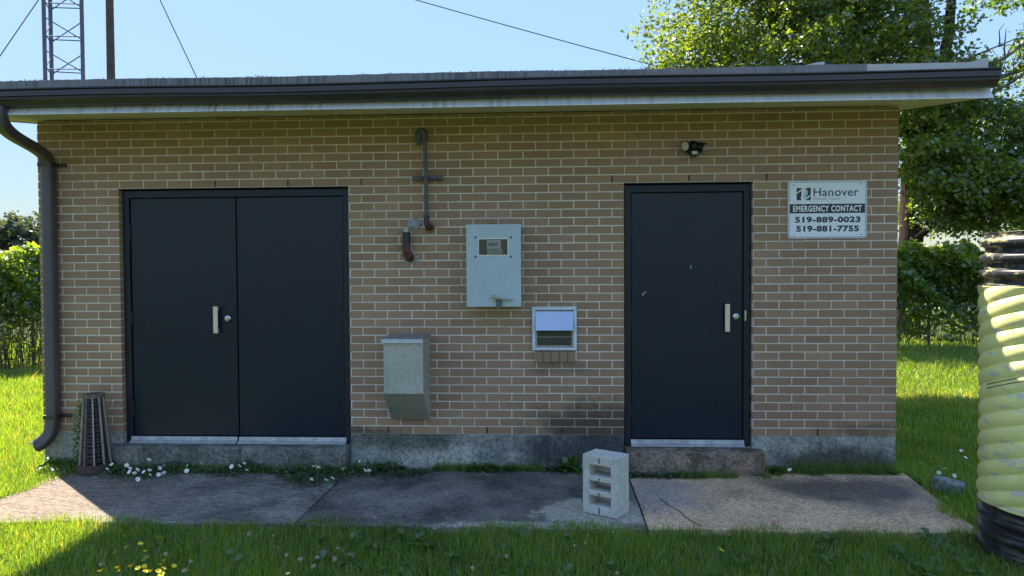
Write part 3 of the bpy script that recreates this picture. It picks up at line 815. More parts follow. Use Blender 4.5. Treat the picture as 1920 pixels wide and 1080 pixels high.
# galvanised hood box near the double door
hb = empty('galvanised_box', (2.9, -.17, .41), 'grey galvanised sheet-metal box with sloping underside, low on the wall right of the double door', 'metal box')
X0, X1 = 2.742, 3.046
b = MB()
out = [(-.335, 1.068), (-.335, .664), (-.05, .412), (-.002, .412), (-.002, 1.083)]
b.prism(out, 'x', X0, X1); b.build('box_body', GALV, hb, bevel=.003, seg=1)
b = MB(); b.prism([(-.351, 1.052), (-.351, 1.081), (-.003, 1.094), (-.003, 1.084), (-.337, 1.0705), (-.337, 1.052)], 'x', X0 - .014, X1 + .003)
b.build('lid', simple('worn_lid_metal', (.30, .29, .29), .5, .3, .3, 14), hb)
MB().box(X0 - .0145, X1 + .0035, -.353, -.351, 1.051, 1.0815).build('lid_lip', simple('bright_lid_edge', (.55, .58, .57), .5, .2, .15, 20), hb)
for x in (X0 + .002, X1 - .02): MB().box(x, x + .018, -.3385, -.3355, .668, 1.05).build('corner_flange', GALV, hb)
MB().box(X0 + .02, X1 - .02, -.3375, -.3355, .664, .678).build('bottom_flange', GALV, hb)
MB().prism([(-.337, .67), (-.343, .664), (-.052, .404), (-.046, .41)], 'x', X0 - .004, X0 + .006).build('edge_seam', simple('bright_seam', (.5, .52, .5), .5, .2), hb)

# vent pipe with gooseneck and bracket
vp = empty('vent_pipe', (3.03, -.06, 1.95), 'tall thin grey iron pipe with a hooked top strapped to the brick wall', 'pipe')
yp = -.075
b = MB(); b.tube([(3.038, yp, 1.985), (3.036, yp, 2.3), (3.028, yp, 2.62)] + arc(3.005, 2.672, .026, 0.0, 0.01, 1, yp)[:0] + [(3.026, yp, 2.66)], .0165, 14)
b.build('riser', IRON, vp, smooth=40)
b = MB(); b.tube([(3.027, yp, 2.635), (3.027, yp, 2.665)] + arc(3.004, 2.672, .024, .0, PI, 12, yp) + [(2.98, yp, 2.655), (2.98, yp, 2.618)], .0265, 14); b.build('return_bend', IRON, vp, smooth=40)
b = MB(); b.cyl((2.98, yp, 2.645), (2.98, yp, 2.662), .030, 14); b.build('collar', IRON, vp, smooth=40)
b = MB(); b.cyl((2.981, yp, 2.625), (2.981, yp, 2.588), .019, 14); b.build('nozzle', IRON, vp, smooth=40)
b = MB(); b.cyl((3.038, yp, 2.035), (3.038, yp, 2.0), .023, 14)
b.tube([(3.038, yp, 2.005), (3.039, yp + .001, 1.975), (3.047, yp + .012, 1.955), (3.052, -.03, 1.945), (3.054, .0, 1.943)], [.023, .025, .027, .027, .027], 14)
b.build('lower_elbow', simple('dark_iron', (.06, .045, .045), .55, .1, .4, 40, .3), vp, smooth=40)
b = MB(); b.tube([(3.052, -.012, 1.938), (3.052, .001, 1.938)], [.035, .041], 14); b.build('sealant', ORANGE, vp, smooth=60)
b = MB(); b.box(2.922, 3.166, -.056, -.02, 2.318, 2.347); b.box(2.94, 2.965, -.02, 0, 2.322, 2.343); b.box(3.12, 3.145, -.02, 0, 2.322, 2.343)
b.build('strut_bracket', IRON, vp, bevel=.002, seg=1)
b = MB(); b.tube([(3.0, -.056, 2.332), (3.008, -.095, 2.332), (3.034, -.102, 2.332), (3.06, -.095, 2.332), (3.068, -.056, 2.332)], .007, 6); b.build('pipe_clamp', IRON, vp)
b = MB(); b.cyl((3.118, -.056, 2.316), (3.118, -.075, 2.316), .010, 8); b.cyl((3.088, -.056, 2.316), (3.088, -.066, 2.316), .006, 8); b.build('bolt', DARK, vp)
# short pipe stub and its cement patch
sp = empty('pipe_stub', (2.87, -.05, 1.69), 'short dark rusty pipe elbow below the patch of cement on the wall', 'pipe')
ys_ = -.055
b = MB(); b.cyl((2.872, ys_, 1.905), (2.872, ys_, 1.945), .022, 12); b.build('collar', GALV, sp, smooth=40)
b = MB(); b.cyl((2.872, ys_, 1.800), (2.872, ys_, 1.905), .0315, 16); b.build('upper_pipe', simple('black_iron', (.03, .032, .04), .5, .1, .3, 30), sp, smooth=40)
b = MB(); b.tube([(2.872, ys_, 1.802), (2.872, ys_, 1.76), (2.876, ys_ + .004, 1.735), (2.884, ys_ + .02, 1.715), (2.889, -.015, 1.706), (2.890, .0, 1.704)], [.033, .033, .035, .036, .036, .036], 16); b.build('rusty_elbow', RUST, sp, smooth=40)
b = MB(); b.cyl((2.872, ys_, 1.79), (2.872, ys_, 1.806), .0365, 16); b.build('band', RUST, sp, smooth=40)
def patch(cx, cz, rx, rz, th, name, lab, seed):
    r = random.Random(seed); n = 22; v = []; f = []
    for ring, (s_, y) in enumerate(((1.0, -.0005), (.9, -th), (.5, -th * 1.4))):
        for i in range(n):
            a = 2 * PI * i / n; w = s_ * (1 + r.uniform(-.14, .14))
            v.append((cx + rx * w * math.cos(a), y, cz + rz * w * math.sin(a)))
    for k in range(2):
        for i in range(n): f.append((k * n + i, k * n + (i + 1) % n, (k + 1) * n + (i + 1) % n, (k + 1) * n + i))
    f.append(tuple(2 * n + i for i in range(n)))
    o = MB().add(v, f).build(name, CEMENT, None, smooth=60); tag(o, lab, 'cement patch'); recenter(o); return o
patch(2.925, 1.975, .062, .045, .008, 'cement_patch', 'grey cement patch smeared on the bricks above the pipe stub', 1)
patch(2.893, 1.703, .062, .045, .005, 'cement_patch', 'thin grey cement ring where the rusty elbow enters the wall', 2)

# security light
slt = empty('security_light', (5.12, 0, 2.49), 'black twin-head security floodlight with sensor above the single door', 'floodlight')
b = MB(); b.cyl((5.122, 0, 2.545), (5.122, -.02, 2.545), .052, 22); b.tube([(5.122, -.02, 2.545), (5.122, -.06, 2.55), (5.121, -.095, 2.552), (5.121, -.110, 2.552)], [.05, .047, .034, .012], 22); b.build('base', BLACKP, slt, smooth=40)
def head(c, d, L, r0, r1, lm):
    c, d = Vector(c), Vector(d).normalized()
    b = MB(); b.tube([c, c + d * L * .5, c + d * L], [r0, (r0 + r1) * .52, r1], 20); b.build('lamp_head', BLACKP, slt, smooth=50)
    e = c + d * (L - .001)
    b = MB(); b.tube([e, e + d * .005, e + d * .008], [r1 * .88, r1 * .84, r1 * .3], 20, 0); b.ball(tuple(e + d * .011), .008, 8, 5, 1)
    b.build('lens', [lm, simple('bulb', (.85, .8, .66), .2)], slt, smooth=40)
head((5.095, -.06, 2.556), (-.62, -.62, -.16), .062, .026, .040, simple('frosted_lens', (.50, .48, .41), .2, .1, .2, 60))
head((5.145, -.055, 2.560), (.80, -.42, -.42), .074, .026, .042, simple('dim_lens', (.34, .33, .34), .3, .2))
b = MB(); b.box(5.099, 5.150, -.10, -.035, 2.468, 2.515); b.build('sensor', BLACKP, slt, bevel=.006, seg=2)
b = MB(); b.box(5.106, 5.146, -.108, -.101, 2.483, 2.507); b.build('sensor_lens', WHITEP, slt, bevel=.003, seg=2)

# ---- sign
sg = empty('wall_sign', (6.16, 0, 1.83), 'white emergency contact sign with phone numbers on the brick wall right of the single door', 'sign')
SX0, SX1, SZ0, SZ1 = 5.860, 6.462, 1.832, 2.279
def rr2(x0, x1, z0, z1, r, n=6):
    return [(x, z) for cx, cz, a0 in ((x1 - r, z1 - r, 0), (x0 + r, z1 - r, PI / 2), (x0 + r, z0 + r, PI), (x1 - r, z0 + r, 1.5 * PI))
            for x, z in [(cx + r * math.cos(a0 + PI / 2 * i / n), cz + r * math.sin(a0 + PI / 2 * i / n)) for i in range(n + 1)]]
MB().prism(rr2(SX0, SX1, SZ0, SZ1, .024), 'y', -.0075, -.0045).build('sign_plate', simple('sign_edge_silver', (.55, .58, .60), .35, .4, .1, 20), sg)
MB().prism(rr2(SX0 + .009, SX1 - .009, SZ0 + .009, SZ1 - .009, .020), 'y', -.0083, -.0078).build('dark_border', SIGNGR, sg)
MB().prism(rr2(SX0 + .0135, SX1 - .0135, SZ0 + .0135, SZ1 - .0135, .017), 'y', -.0091, -.0086).build('sign_face', SIGNW, sg)
SW, SH = SX1 - SX0, SZ1 - SZ0
U = lambda u: SX0 + SW * u
V = lambda v: SZ1 - SH * v
MB().box(U(.026), U(.974), -.0099, -.0094, V(.562), V(.402)).build('print_bar', SIGNK, sg)
def text(body, u0, u1, v0, v1, mat, y, name, bold=0.0, space=1.0):
    cu = bpy.data.curves.new('lettering', 'FONT'); cu.body = body; cu.size = 1; cu.offset = bold; cu.space_character = space; cu.resolution_u = 4
    o = bpy.data.objects.new('tmp', cu); C.objects.link(o); bpy.context.view_layer.update()
    me = bpy.data.meshes.new_from_object(o.evaluated_get(bpy.context.evaluated_depsgraph_get())); bpy.data.objects.remove(o)
    n = len(me.vertices); a = np.empty(n * 3, np.float32); me.vertices.foreach_get('co', a); a = a.reshape(-1, 3)
    mn, mx = a.min(0), a.max(0)
    nx = U(u0) + (a[:, 0] - mn[0]) / (mx[0] - mn[0]) * (U(u1) - U(u0))
    nz = V(v1) + (a[:, 1] - mn[1]) / (mx[1] - mn[1]) * (V(v0) - V(v1))
    a = np.stack([nx, np.full(n, y), nz], 1).astype(np.float32); me.vertices.foreach_set('co', a.ravel()); me.update()
    me.materials.clear(); me.materials.append(mat)
    o = bpy.data.objects.new(name, me); C.objects.link(o); attach(o, sg); o['label'] = 'words ' + body; return o
text('Hanover', .325, .895, .125, .268, SIGNK, -.0096, 'lettering', .006, 1.05)
text('Ontario, Canada', .327, .66, .287, .338, SIGNGR, -.0096, 'lettering', 0, 1.1)
text('EMERGENCY CONTACT', .066, .935, .428, .536, SIGNW, -.0104, 'lettering', .035, 1.12)
text('519-889-0023', .092, .918, .622, .728, SIGNK, -.0096, 'lettering', .045, 1.1)
text('519-881-7755', .108, .900, .778, .886, SIGNK, -.0096, 'lettering', .045, 1.1)
# emblem: two dark panels, white flowing strokes shaped like an n
MB().box(U(.112), U(.172), -.0099, -.0094, V(.335), V(.122)).build('emblem_panel', SIGNK, sg)
MB().box(U(.232), U(.290), -.0099, -.0094, V(.335), V(.122)).build('emblem_panel', SIGNG, sg)
def stroke(pts, ws):
    b = MB(); v = []; n = len(pts)
    for i, (p, w) in enumerate(zip(pts, ws)):
        q0, q1 = Vector(pts[max(i - 1, 0)]), Vector(pts[min(i + 1, n - 1)]); t = (q1 - q0).normalized(); nn = Vector((-t.y, t.x)) * w
        for s_ in (1, -1):
            u, w2 = p[0] + nn.x * s_, p[1] + nn.y * s_; v += [(U(u), -.0104, V(w2)), (U(u), -.0101, V(w2))]
    f = []
    for i in range(n - 1):
        k = i * 4; f += [(k, k + 4, k + 6, k + 2)]
    return b.add(v, f)
stroke([(.112, .215), (.14, .19), (.165, .16), (.19, .15), (.20, .18), (.185, .24), (.172, .30), (.176, .33)], [.006, .008, .009, .008, .012, .012, .01, .004]).build('emblem_stroke', SIGNW, sg)
stroke([(.225, .30), (.25, .295), (.268, .27), (.29, .245)], [.014, .012, .009, .006]).build('emblem_stroke', SIGNW, sg)
stroke([(.196, .14), (.225, .15), (.236, .19), (.226, .25), (.205, .31)], [.004, .012, .02, .02, .008]).build('emblem_stroke', simple('grey_print', (.55, .58, .60), .4, 0, .02, 4, 0), sg)
for x, z in ((U(.075), V(.07)), (U(.925), V(.06)), (U(.085), V(.945)), (U(.925), V(.935))):
    MB().cyl((x, -.0091, z), (x, -.0125, z), .0042, 8).build('screw', DARK, sg)

# ================================================================== THINGS ON THE PATIO
# cinder block standing on its end
bw, bd, bh = .255, .168, .390
T = Matrix.Translation((4.221, -1.036, .002)) @ Matrix.Rotation(-.567, 4, 'Z')
cb = empty('cinder_block', (4.221, -1.036, .002), 'grey three-core cinder block standing on end on the patio left of the doorstep', 'cinder block')
xs2 = [0, .050, .206, bw]; zs2 = [0, .060, .123, .157, .220, .254, .323, bh]
b = MB()
nx, nz = 3, 7
Sd = lambda i, k: 0 <= i < nx and 0 <= k < nz and not (i == 1 and k in (1, 3, 5))
for i in range(nx):
    for k in range(nz):
        if not Sd(i, k): continue
        a, c, d, e = xs2[i], xs2[i + 1], zs2[k], zs2[k + 1]; y0, y1 = 0, bd
        quads = [[(a, y0, d), (c, y0, d), (c, y0, e), (a, y0, e)], [(a, y1, e), (c, y1, e), (c, y1, d), (a, y1, d)]]
        if not Sd(i - 1, k): quads.append([(a, y0, d), (a, y0, e), (a, y1, e), (a, y1, d)])
        if not Sd(i + 1, k): quads.append([(c, y0, d), (c, y1, d), (c, y1, e), (c, y0, e)])
        if not Sd(i, k - 1): quads.append([(a, y0, d), (a, y1, d), (c, y1, d), (c, y0, d)])
        if not Sd(i, k + 1): quads.append([(a, y0, e), (c, y0, e), (c, y1, e), (a, y1, e)])
        for q in quads: b.add([tuple(T @ Vector(p)) for p in q], [(0, 1, 2, 3)])
o = b.build('block_body', BLOCK, cb, bevel=.008, seg=3, smooth=50)
bm = bmesh.new(); bm.from_mesh(o.data)
for v in bm.verts: v.co += Vector((random.uniform(-1, 1), random.uniform(-1, 1), random.uniform(-1, 1))) * .0018
bm.to_mesh(o.data); bm.free()
MB().box(.046, .210, .128, .133, .05, .33, mat=T).build('core_light_stop', BLOCK, cb)  # plate added behind the cores to keep light out of them
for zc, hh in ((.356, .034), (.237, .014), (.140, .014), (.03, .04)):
    MB().box(.119, .129, -.0012, .004, zc - hh / 2, zc + hh / 2, mat=T).build('notch', simple('notch_painted_shade', (.10, .095, .085), .95), cb)  # raised dark strips: notch shade put in as colour

# slatted obelisk
ob = empty('wooden_obelisk', (.37, -.16, 0), 'tapered weathered wood slat planter stand against the wall between downspout and double door', 'garden obelisk')
bc = Vector((.366, -.18, 0)); tc = Vector((.345, -.16, .62)); rb, rt = .118, .072
N = 10
for i in range(N):
    a = 2 * PI * (i + .25) / N
    p0 = bc + Vector((math.cos(a) * rb, math.sin(a) * rb, .05)); p1 = tc + Vector((math.cos(a) * rt, math.sin(a) * rt, -.005))
    MB().sweep([p0, p1], [(-.0055, -.006), (.0055, -.006), (.0055, .006), (-.0055, .006)], up_=(math.cos(a), math.sin(a), 0)).build('slat', WOODL if i % 3 != 1 else WOOD, ob)
b = MB()
for k in range(22):
    t = .06 + .9 * k / 21; c = bc.lerp(tc, t); r = (rb + (rt - rb) * t) * .93
    b.tube([(c.x + r * math.cos(2 * PI * j / 16), c.y + r * math.sin(2 * PI * j / 16), c.z + (k % 3) * .004) for j in range(17)], .0032, 5, caps=False)
for j in range(24):
    a = 2 * PI * j / 24
    b.tube([bc + Vector((math.cos(a) * rb * .9, math.sin(a) * rb * .9, .08)), tc + Vector((math.cos(a) * rt * .88, math.sin(a) * rt * .88, -.02))], .0018, 4, caps=False)
b.build('wire_basket', simple('dark_twig_wire', (.12, .095, .095), .8, 0, .5, 60), ob)
b = MB(); b.tube([bc + Vector((0, 0, .09)), tc - Vector((0, 0, .03))], [.085, .05], 14); b.build('core', simple('dark_core', (.016, .013, .013), .95, 0, .5, 50, .8), ob)  # solid dark core filling the basket
def ring(c, r0, r1, z0, z1, n=20):
    b = MB(); v = []; f = []
    for i in range(n):
        a = 2 * PI * i / n
        for r, z in ((r1, z0), (r1, z1), (r0, z1), (r0, z0)): v.append((c.x + r * math.cos(a), c.y + r * math.sin(a), z))
    for i in range(n):
        for j in range(4): f.append((i * 4 + j, i * 4 + (j + 1) % 4, ((i + 1) % n) * 4 + (j + 1) % 4, ((i + 1) % n) * 4 + j))
    return b.add(v, f)
ring(bc, .09, .135, .0, .075).build('base_ring', simple('brown_wood_ring', (.085, .05, .04), .85, 0, .4, 30, .4), ob)
ring(tc, .05, .082, .600, .628).build('top_ring', WOOD, ob)

# corrugated pipe in the right foreground
cp = empty('corrugated_pipe', (6.845, -1.655, 0), 'tall upright black corrugated pipe with a peeling yellow corrugated sleeve', 'drainage pipe')
def corr(z0, z1, R, pitch, amp, heli, name, mat, wave='sin', nphi=160, step=.004, lip=0, tilt=0):
    nz = int((z1 - z0) / step) + 1
    ph = np.linspace(0, 2 * PI, nphi, endpoint=False); z = np.linspace(z0, z1, nz)
    PH, Z = np.meshgrid(ph, z)
    arg = 2 * PI * Z / pitch - heli * PH
    w = np.sin(arg); w = (2 * np.abs(np.sin(arg / 2)) ** .7 - 1) if wave == 'sin' else np.sign(w) * np.abs(w) ** .3
    Rr_ = R + amp * w + .004 * np.sin(3 * PH + Z * 4)
    dents = np.zeros_like(Rr_)
    for _ in range(14):
        p0, zz0 = rng.uniform(0, 2 * PI), rng.uniform(z0, z1)
        dents -= .005 * np.exp(-((np.angle(np.exp(1j * (PH - p0))) / .16) ** 2) - ((Z - zz0) / .05) ** 2)
    Rr_ = Rr_ + dents
    ZZ = Z + tilt * np.sin(PH)
    v = np.stack([6.845 + Rr_ * np.cos(PH), -1.655 + Rr_ * np.sin(PH), ZZ], -1).reshape(-1, 3)
    Ri = R - .03
    vi = np.stack([6.845 + Ri * np.cos(PH[[0, -1]]), -1.655 + Ri * np.sin(PH[[0, -1]]), ZZ[[0, -1]]], -1).reshape(-1, 3)
    i = np.arange(nz - 1)[:, None] * nphi; j = np.arange(nphi)[None]
    j2 = (j + 1) % nphi
    q = np.stack([i + j, i + j2, i + nphi + j2, i + nphi + j], -1).reshape(-1, 4)
    base = nz * nphi; jj = np.arange(nphi); jn = (jj + 1) % nphi
    top = np.stack([(nz - 1) * nphi + jj, (nz - 1) * nphi + jn, base + nphi + jn, base + nphi + jj], -1)
    bot = np.stack([jj, base + jj, base + jn, jn], -1)
    inn = np.stack([base + jj, base + nphi + jj, base + nphi + jn, base + jn], -1)
    o = np_mesh(name, np.concatenate([v, vi]), quads=np.concatenate([q, top, bot, inn]), mat=mat, parent=cp)
    o.data.shade_smooth(); return o
corr(-.06, .278, .376, .09, .015, 0, 'lower_pipe', BLACKPIPE, 'sq')
corr(1.503, 1.80, .376, .086, .015, 0, 'upper_pipe', BLACKPIPE, 'sq')
corr(.28, 1.50, .387, .088, .008, 8, 'yellow_sleeve', YELLOW)
# lock seam: two thin dark lines winding up the sleeve
for dz in (0, .022):
    b = MB(); pth = []
    for i in range(120):
        a = PI + i * 2 * PI / 120; z = .93 + dz + .8 * (i / 120.0)
        if z > 1.49: break
        pth.append((6.845 + .399 * math.cos(a), -1.655 + .399 * math.sin(a), z))
    b.tube(pth, .0022, 4); b.build('seam', DARK, cp)

# stone in the grass
b = MB(); b.box(-.10, .10, -.055, .055, -.05, .05)
o = b.build('stone', STONE, None); bm = bmesh.new(); bm.from_mesh(o.data)
bmesh.ops.subdivide_edges(bm, edges=bm.edges, cuts=4, use_grid_fill=True)
for v in bm.verts:
    d = v.co.normalized(); v.co = v.co * .72 + Vector((d.x * .085, d.y * .055, d.z * .05)) * .35 + Vector([random.uniform(-.003, .003) for _ in range(3)])
bm.to_mesh(o.data); bm.free(); o.data.shade_smooth(); o.location = (6.88, -.42, .02); o.rotation_euler = (.1, .15, -.5)
tag(o, 'grey rounded stone lying in the grass beside the patio corner', 'stone')

# ================================================================== GRASS
def blades(X, Y, H, W, seg3, val, z0=-.035):
    N = len(X); th = rng.uniform(0, 2 * PI, N); lean = np.abs(rng.normal(.32, .25, N)); la = rng.uniform(0, 2 * PI, N)
    base = np.stack([X, Y, np.full(N, z0)], 1)
    d = np.stack([np.cos(la), np.sin(la), np.zeros(N)], 1); s = np.stack([np.cos(th), np.sin(th), np.zeros(N)], 1)
    ts = [0, .38, .74, 1.0] if seg3 else [0, .5, 1.0]
    vs = []
    for t in ts:
        c = base + d * (lean * H * t ** 1.8)[:, None]; c[:, 2] += H * (t - .25 * lean * t * t)
        w = W * (1 - t ** 1.7) * .5
        if t < 1: vs += [c - s * w[:, None], c + s * w[:, None]]
        else: vs += [c]
    n = len(vs); v = np.stack(vs, 1).reshape(-1, 3); k = np.arange(N)[:, None] * n
    qs = [k + np.array([[2 * i, 2 * i + 1, 2 * i + 3, 2 * i + 2]]) for i in range(len(ts) - 2)]
    q = np.concatenate(qs, 1).reshape(-1, 4)
    t_ = (k + np.array([[n - 3, n - 2, n - 1]]))
    return v, q, t_, np.repeat(val, len(ts) - 2), val
def patchy(X, Y, a=1.0):
    return (np.sin(X * 3.1 * a + 1.3 * np.sin(Y * 2.7 * a)) + np.sin(Y * 4.3 * a + 1.7 * np.sin(X * 1.9 * a)) + np.sin(X * 7.7 * a + Y * 5.1 * a)) / 3
parts = []
def region(n, x0, x1, y0, y1, h, w, seg3, keep=None, clump=.5, straw=None):
    X = rng.uniform(x0, x1, n); Y = rng.uniform(y0, y1, n)
    if keep is not None:
        m = keep(X, Y); X, Y = X[m], Y[m]
    N = len(X); p = patchy(X, Y)
    H = h * rng.uniform(.55, 1.2, N) * (1 + .28 * p); H = np.where(rng.random(N) < .02, H * 1.7, H)
    W = w * rng.uniform(.6, 1.4, N)
    val = np.clip(rng.normal(.40 + .20 * p, .28, N), 0, .9)
    st = rng.random(N) < (.06 if straw is None else straw(X, Y)); val = np.where(st, .97, val)
    parts.append(blades(X, Y, H, W, seg3, val))
inb = lambda X, Y: (X > -.17) & (X < 6.68) & (Y > -.03)
inp = lambda X, Y, m=0.0: (X > .17 - m) & (X < 6.60 + (Y + 1.3) * .10 + m) & (Y > -1.325 - m) & (Y < .05)
wob = lambda q: .05 * np.sin(q * 5.1) + .03 * np.sin(q * 13 + 1)
def keepA(X, Y): return ~inb(X, Y) & ~inp(X + wob(Y), Y + .045 * np.sin(X * 4.3) + .035 * np.sin(X * 11 + 2) + .02 * np.sin(X * 29))
region(150000, -1.2, 8.6, -3.3, -1.22, .085, .0052, True, keepA)
region(60000, -2.4, .35, -1.5, 1.0, .10, .006, True, keepA)
region(90000, -8.0, -.15, 0.8, 5.6, .12, .011, False, lambda X, Y: (X < -.2 - (Y - .8) * .35))
region(45000, 6.4, 8.9, -1.5, 1.2, .075, .006, True, keepA)
strawf = lambda X, Y: np.where((Y > 2.9) & (Y < 3.9), .30, .05)
region(110000, 6.7, 13.5, 1.0, 9.2, .085, .012, False, lambda X, Y: X < 8.0 + (Y + 1) * .62, straw=strawf)
region(60000, -9, 17, 5.0, 11.0, .12, .02, False, lambda X, Y: ~((X > -.6) & (X < 7.2) & (Y < 5.3)))
region(60000, 8.2, 18, -3.6, 5.0, .10, .013, False, lambda X, Y: X > 8.4)
region(40000, -7, -1.0, -3.4, 1.5, .10, .011, False)
region(50000, 12, 32, 1.0, 9.2, .11, .022, False, lambda X, Y: X > 13.0)
V_, Q_, T_, VQ, VT = [], [], [], [], []; off = 0
for v, q, t, vq, vt in parts:
    V_.append(v); Q_.append(q + off); T_.append(t + off); VQ.append(vq); VT.append(vt); off += len(v)
gr = np_mesh('grass', np.concatenate(V_), quads=np.concatenate(Q_), tris=np.concatenate(T_), mat=GRASS, attr=np.concatenate(VQ + VT))
tag(gr, 'green lawn grass in front of the patio and on both sides of the building', 'grass', kind='stuff')

# broad-leaved weeds in the lawn
def rosette(cx, cy, n, L, z=0.0, tilt=.9, rs=random):
    P = []; F = []
    for i in range(n):
        a = 2 * PI * i / n + rs.uniform(-.5, .5); l = L * rs.uniform(.6, 1.15); w = l * rs.uniform(.14, .2); el = rs.uniform(.35, tilt + .35)
        d = Vector((math.cos(a), math.sin(a), 0)); s = Vector((-math.sin(a), math.cos(a), 0)); k = len(P)
        for t, ww in ((0, .15), (.3, .7), (.6, 1), (.85, .6)):
            c = Vector((cx, cy, z)) + d * (l * t * math.cos(el)) + Vector((0, 0, 1)) * (l * (math.sin(el) * t - .55 * t * t))
            P += [c + s * w * ww + Vector((0, 0, .1 * w)), c - s * w * ww + Vector((0, 0, .1 * w))]
        P.append(Vector((cx, cy, z)) + d * (l * math.cos(el)) + Vector((0, 0, l * (math.sin(el) - .55))))
        F += [(k, k + 1, k + 3, k + 2), (k + 2, k + 3, k + 5, k + 4), (k + 4, k + 5, k + 7, k + 6), (k + 6, k + 7, k + 8)]
    return P, F
def set_v(o, f):
    a = o.data.attributes.new('v', 'FLOAT', 'FACE'); a.data.foreach_set('value', [f() for _ in o.data.polygons])
b = MB(); R = random.Random(5)
for i in range(170):
    x = R.uniform(-.8, 8.0); y = R.uniform(-2.9, -1.42)
    if R.random() < .55: x = R.choice([2.9, 3.1, 5.5, 6.0, 6.3, 6.5, 4.0]) + R.gauss(0, .22)
    P, F = rosette(x, y, R.randint(5, 8), R.uniform(.07, .14), 0.005, .9, R); b.add(P, F)
o = b.build('lawn_weeds', WEEDM, None, smooth=60); set_v(o, lambda: random.uniform(.1, .9)); tag(o, 'broad-leaved weeds growing through the front grass', 'weeds', kind='stuff')

# ground cover creeping over the back edge of the patio under the double door
n = 15000; X = rng.uniform(.15, 3.1, n); Y = rng.uniform(-.78, -.08, n)
dens = .30 + .10 * np.sin(X * 3.2) + .08 * np.sin(X * 9 + 1) + .18 * np.exp(-((X - 2.15) / .28) ** 2) - .12 * (X > 2.5)
m = (-(Y + .08) < dens * rng.uniform(.5, 1.0, n)) & ~((X > .2) & (X < .52) & (Y > -.33)); X, Y = X[m], Y[m]
P = np.stack([X, Y, rng.uniform(.004, .055, len(X)) * (1 + .6 * np.sin(X * 11) * np.sin(Y * 13))], 1)
X2 = rng.uniform(2.6, 6.7, 5000); Y2 = -np.abs(rng.normal(0, .035, 5000)) - .012; k2 = (patchy(X2, Y2 * 0) > -.1) & ~((X2 > 4.6) & (X2 < 5.66))
Y3 = np.where((X2 > 4.6) & (X2 < 5.66), Y2 - .15, Y2); k2 = (patchy(X2, Y2 * 0) > -.05)
P2 = np.stack([X2, Y3, rng.uniform(.002, .03, 5000)], 1)[k2]
PA = np.concatenate([P, P2])
gc = leaves('ground_cover', PA, .022, leaf_mat('ground_cover_leaves', (.028, .062, .018), (.075, .13, .032), .35), None, flat=.6, ratio=.7)
tag(gc, 'low dark green creeping plants along the foot of the wall', 'ground cover', kind='stuff')
# short grass along the wall foot
gp = []; X = rng.uniform(-.1, 6.7, 9000); m = (patchy(X, X * 0, 1.3) > .05) | (X < 2.5) | (X > 5.9); X = X[m]
Yb = np.where((X > .36) & (X < 2.4), -.13, np.where((X > 4.58) & (X < 5.68), -.165, -.015))
Y = Yb - np.abs(rng.normal(0, .03, len(X)))
v, q, t, vq, vt = blades(X, Y, rng.uniform(.02, .09, len(X)) * (1 + .6 * (X > 5.9)), np.full(len(X), .004), True, np.clip(rng.normal(.35, .2, len(X)), 0, .9), 0.0)
fg = np_mesh('wall_foot_grass', v, quads=q, tris=t, mat=GRASS, attr=np.concatenate([vq, vt])); tag(fg, 'sparse grass growing from the crack along the foundation', 'grass', kind='stuff')

# dry litter and grit scattered over the slabs
n = 900; X = rng.uniform(.2, 6.6, n); Y = np.where(rng.random(n) < .5, -1.32 + np.abs(rng.normal(0, .12, n)), rng.uniform(-1.3, -.15, n))
lt = leaves('dry_litter', np.stack([X, Y, np.full(n, .004)], 1), .012, leaf_mat('dry_litter_mat', (.07, .055, .035), (.32, .26, .17), .1), None, flat=3.0, ratio=.45)
tag(lt, 'dry bits of grass and leaf scattered over the patio slabs', 'litter', kind='stuff')
# leafy weeds along the wall: each its own plant
weed_spots = [(2.64, -.10, .12, 'dark leafy weed on the patio edge right of the double door'), (3.08, -.05, .07, 'tiny weed at the foundation under the galvanised box'),
              (3.36, -.05, .12, 'spreading weed at the foundation, left of the pair below the cabinet'), (3.52, -.06, .12, 'spreading weed at the foundation below the cabinet'),
              (3.68, -.05, .10, 'small weed at the foundation left of the vent'), (4.16, -.05, .17, 'bright bushy weed at the foundation just left of the cinder block'),
              (4.545, -.05, .15, 'upright bright weed between cinder block and rusty doorstep'), (5.76, -.06, .13, 'weed at the right end of the rusty doorstep'),
              (6.05, -.06, .09, 'low weed at the foundation below the sign'), (.18, -.06, .12, 'weed clump at the foundation hidden behind the obelisk base'),
              (.06, -.10, .17, 'weed clump between downspout and obelisk'), (3.85, -.04, .06, 'sprig of weed below the vent')]
for x, y, s, lab in weed_spots:
    R = random.Random(int(x * 100)); b = MB()
    for j in range(5):
        P, F = rosette(x + R.gauss(0, s * .35), y - abs(R.gauss(0, .02)), R.randint(5, 8), s * R.uniform(.6, 1.0), R.uniform(.0, s * .35), 1.1, R); b.add(P, F)
    o = b.build('weed', WEEDM, None, smooth=60); set_v(o, lambda: R.uniform(.2, .95)); recenter(o); tag(o, lab, 'weed', 'weeds along the foundation')
# vine on the obelisk
t = rng.uniform(0, 1, 420); P = np.stack([.366 - .02 * t - .125 + .045 * t - rng.uniform(0, .03, 420) * (1.2 - t), -.19 + rng.normal(0, .04, 420), .05 + .52 * t], 1)
vn = leaves('climbing_vine', P, .026, WEEDM, None, .1, .3); recenter(vn); tag(vn, 'thin green vine climbing the left side of the obelisk', 'vine')

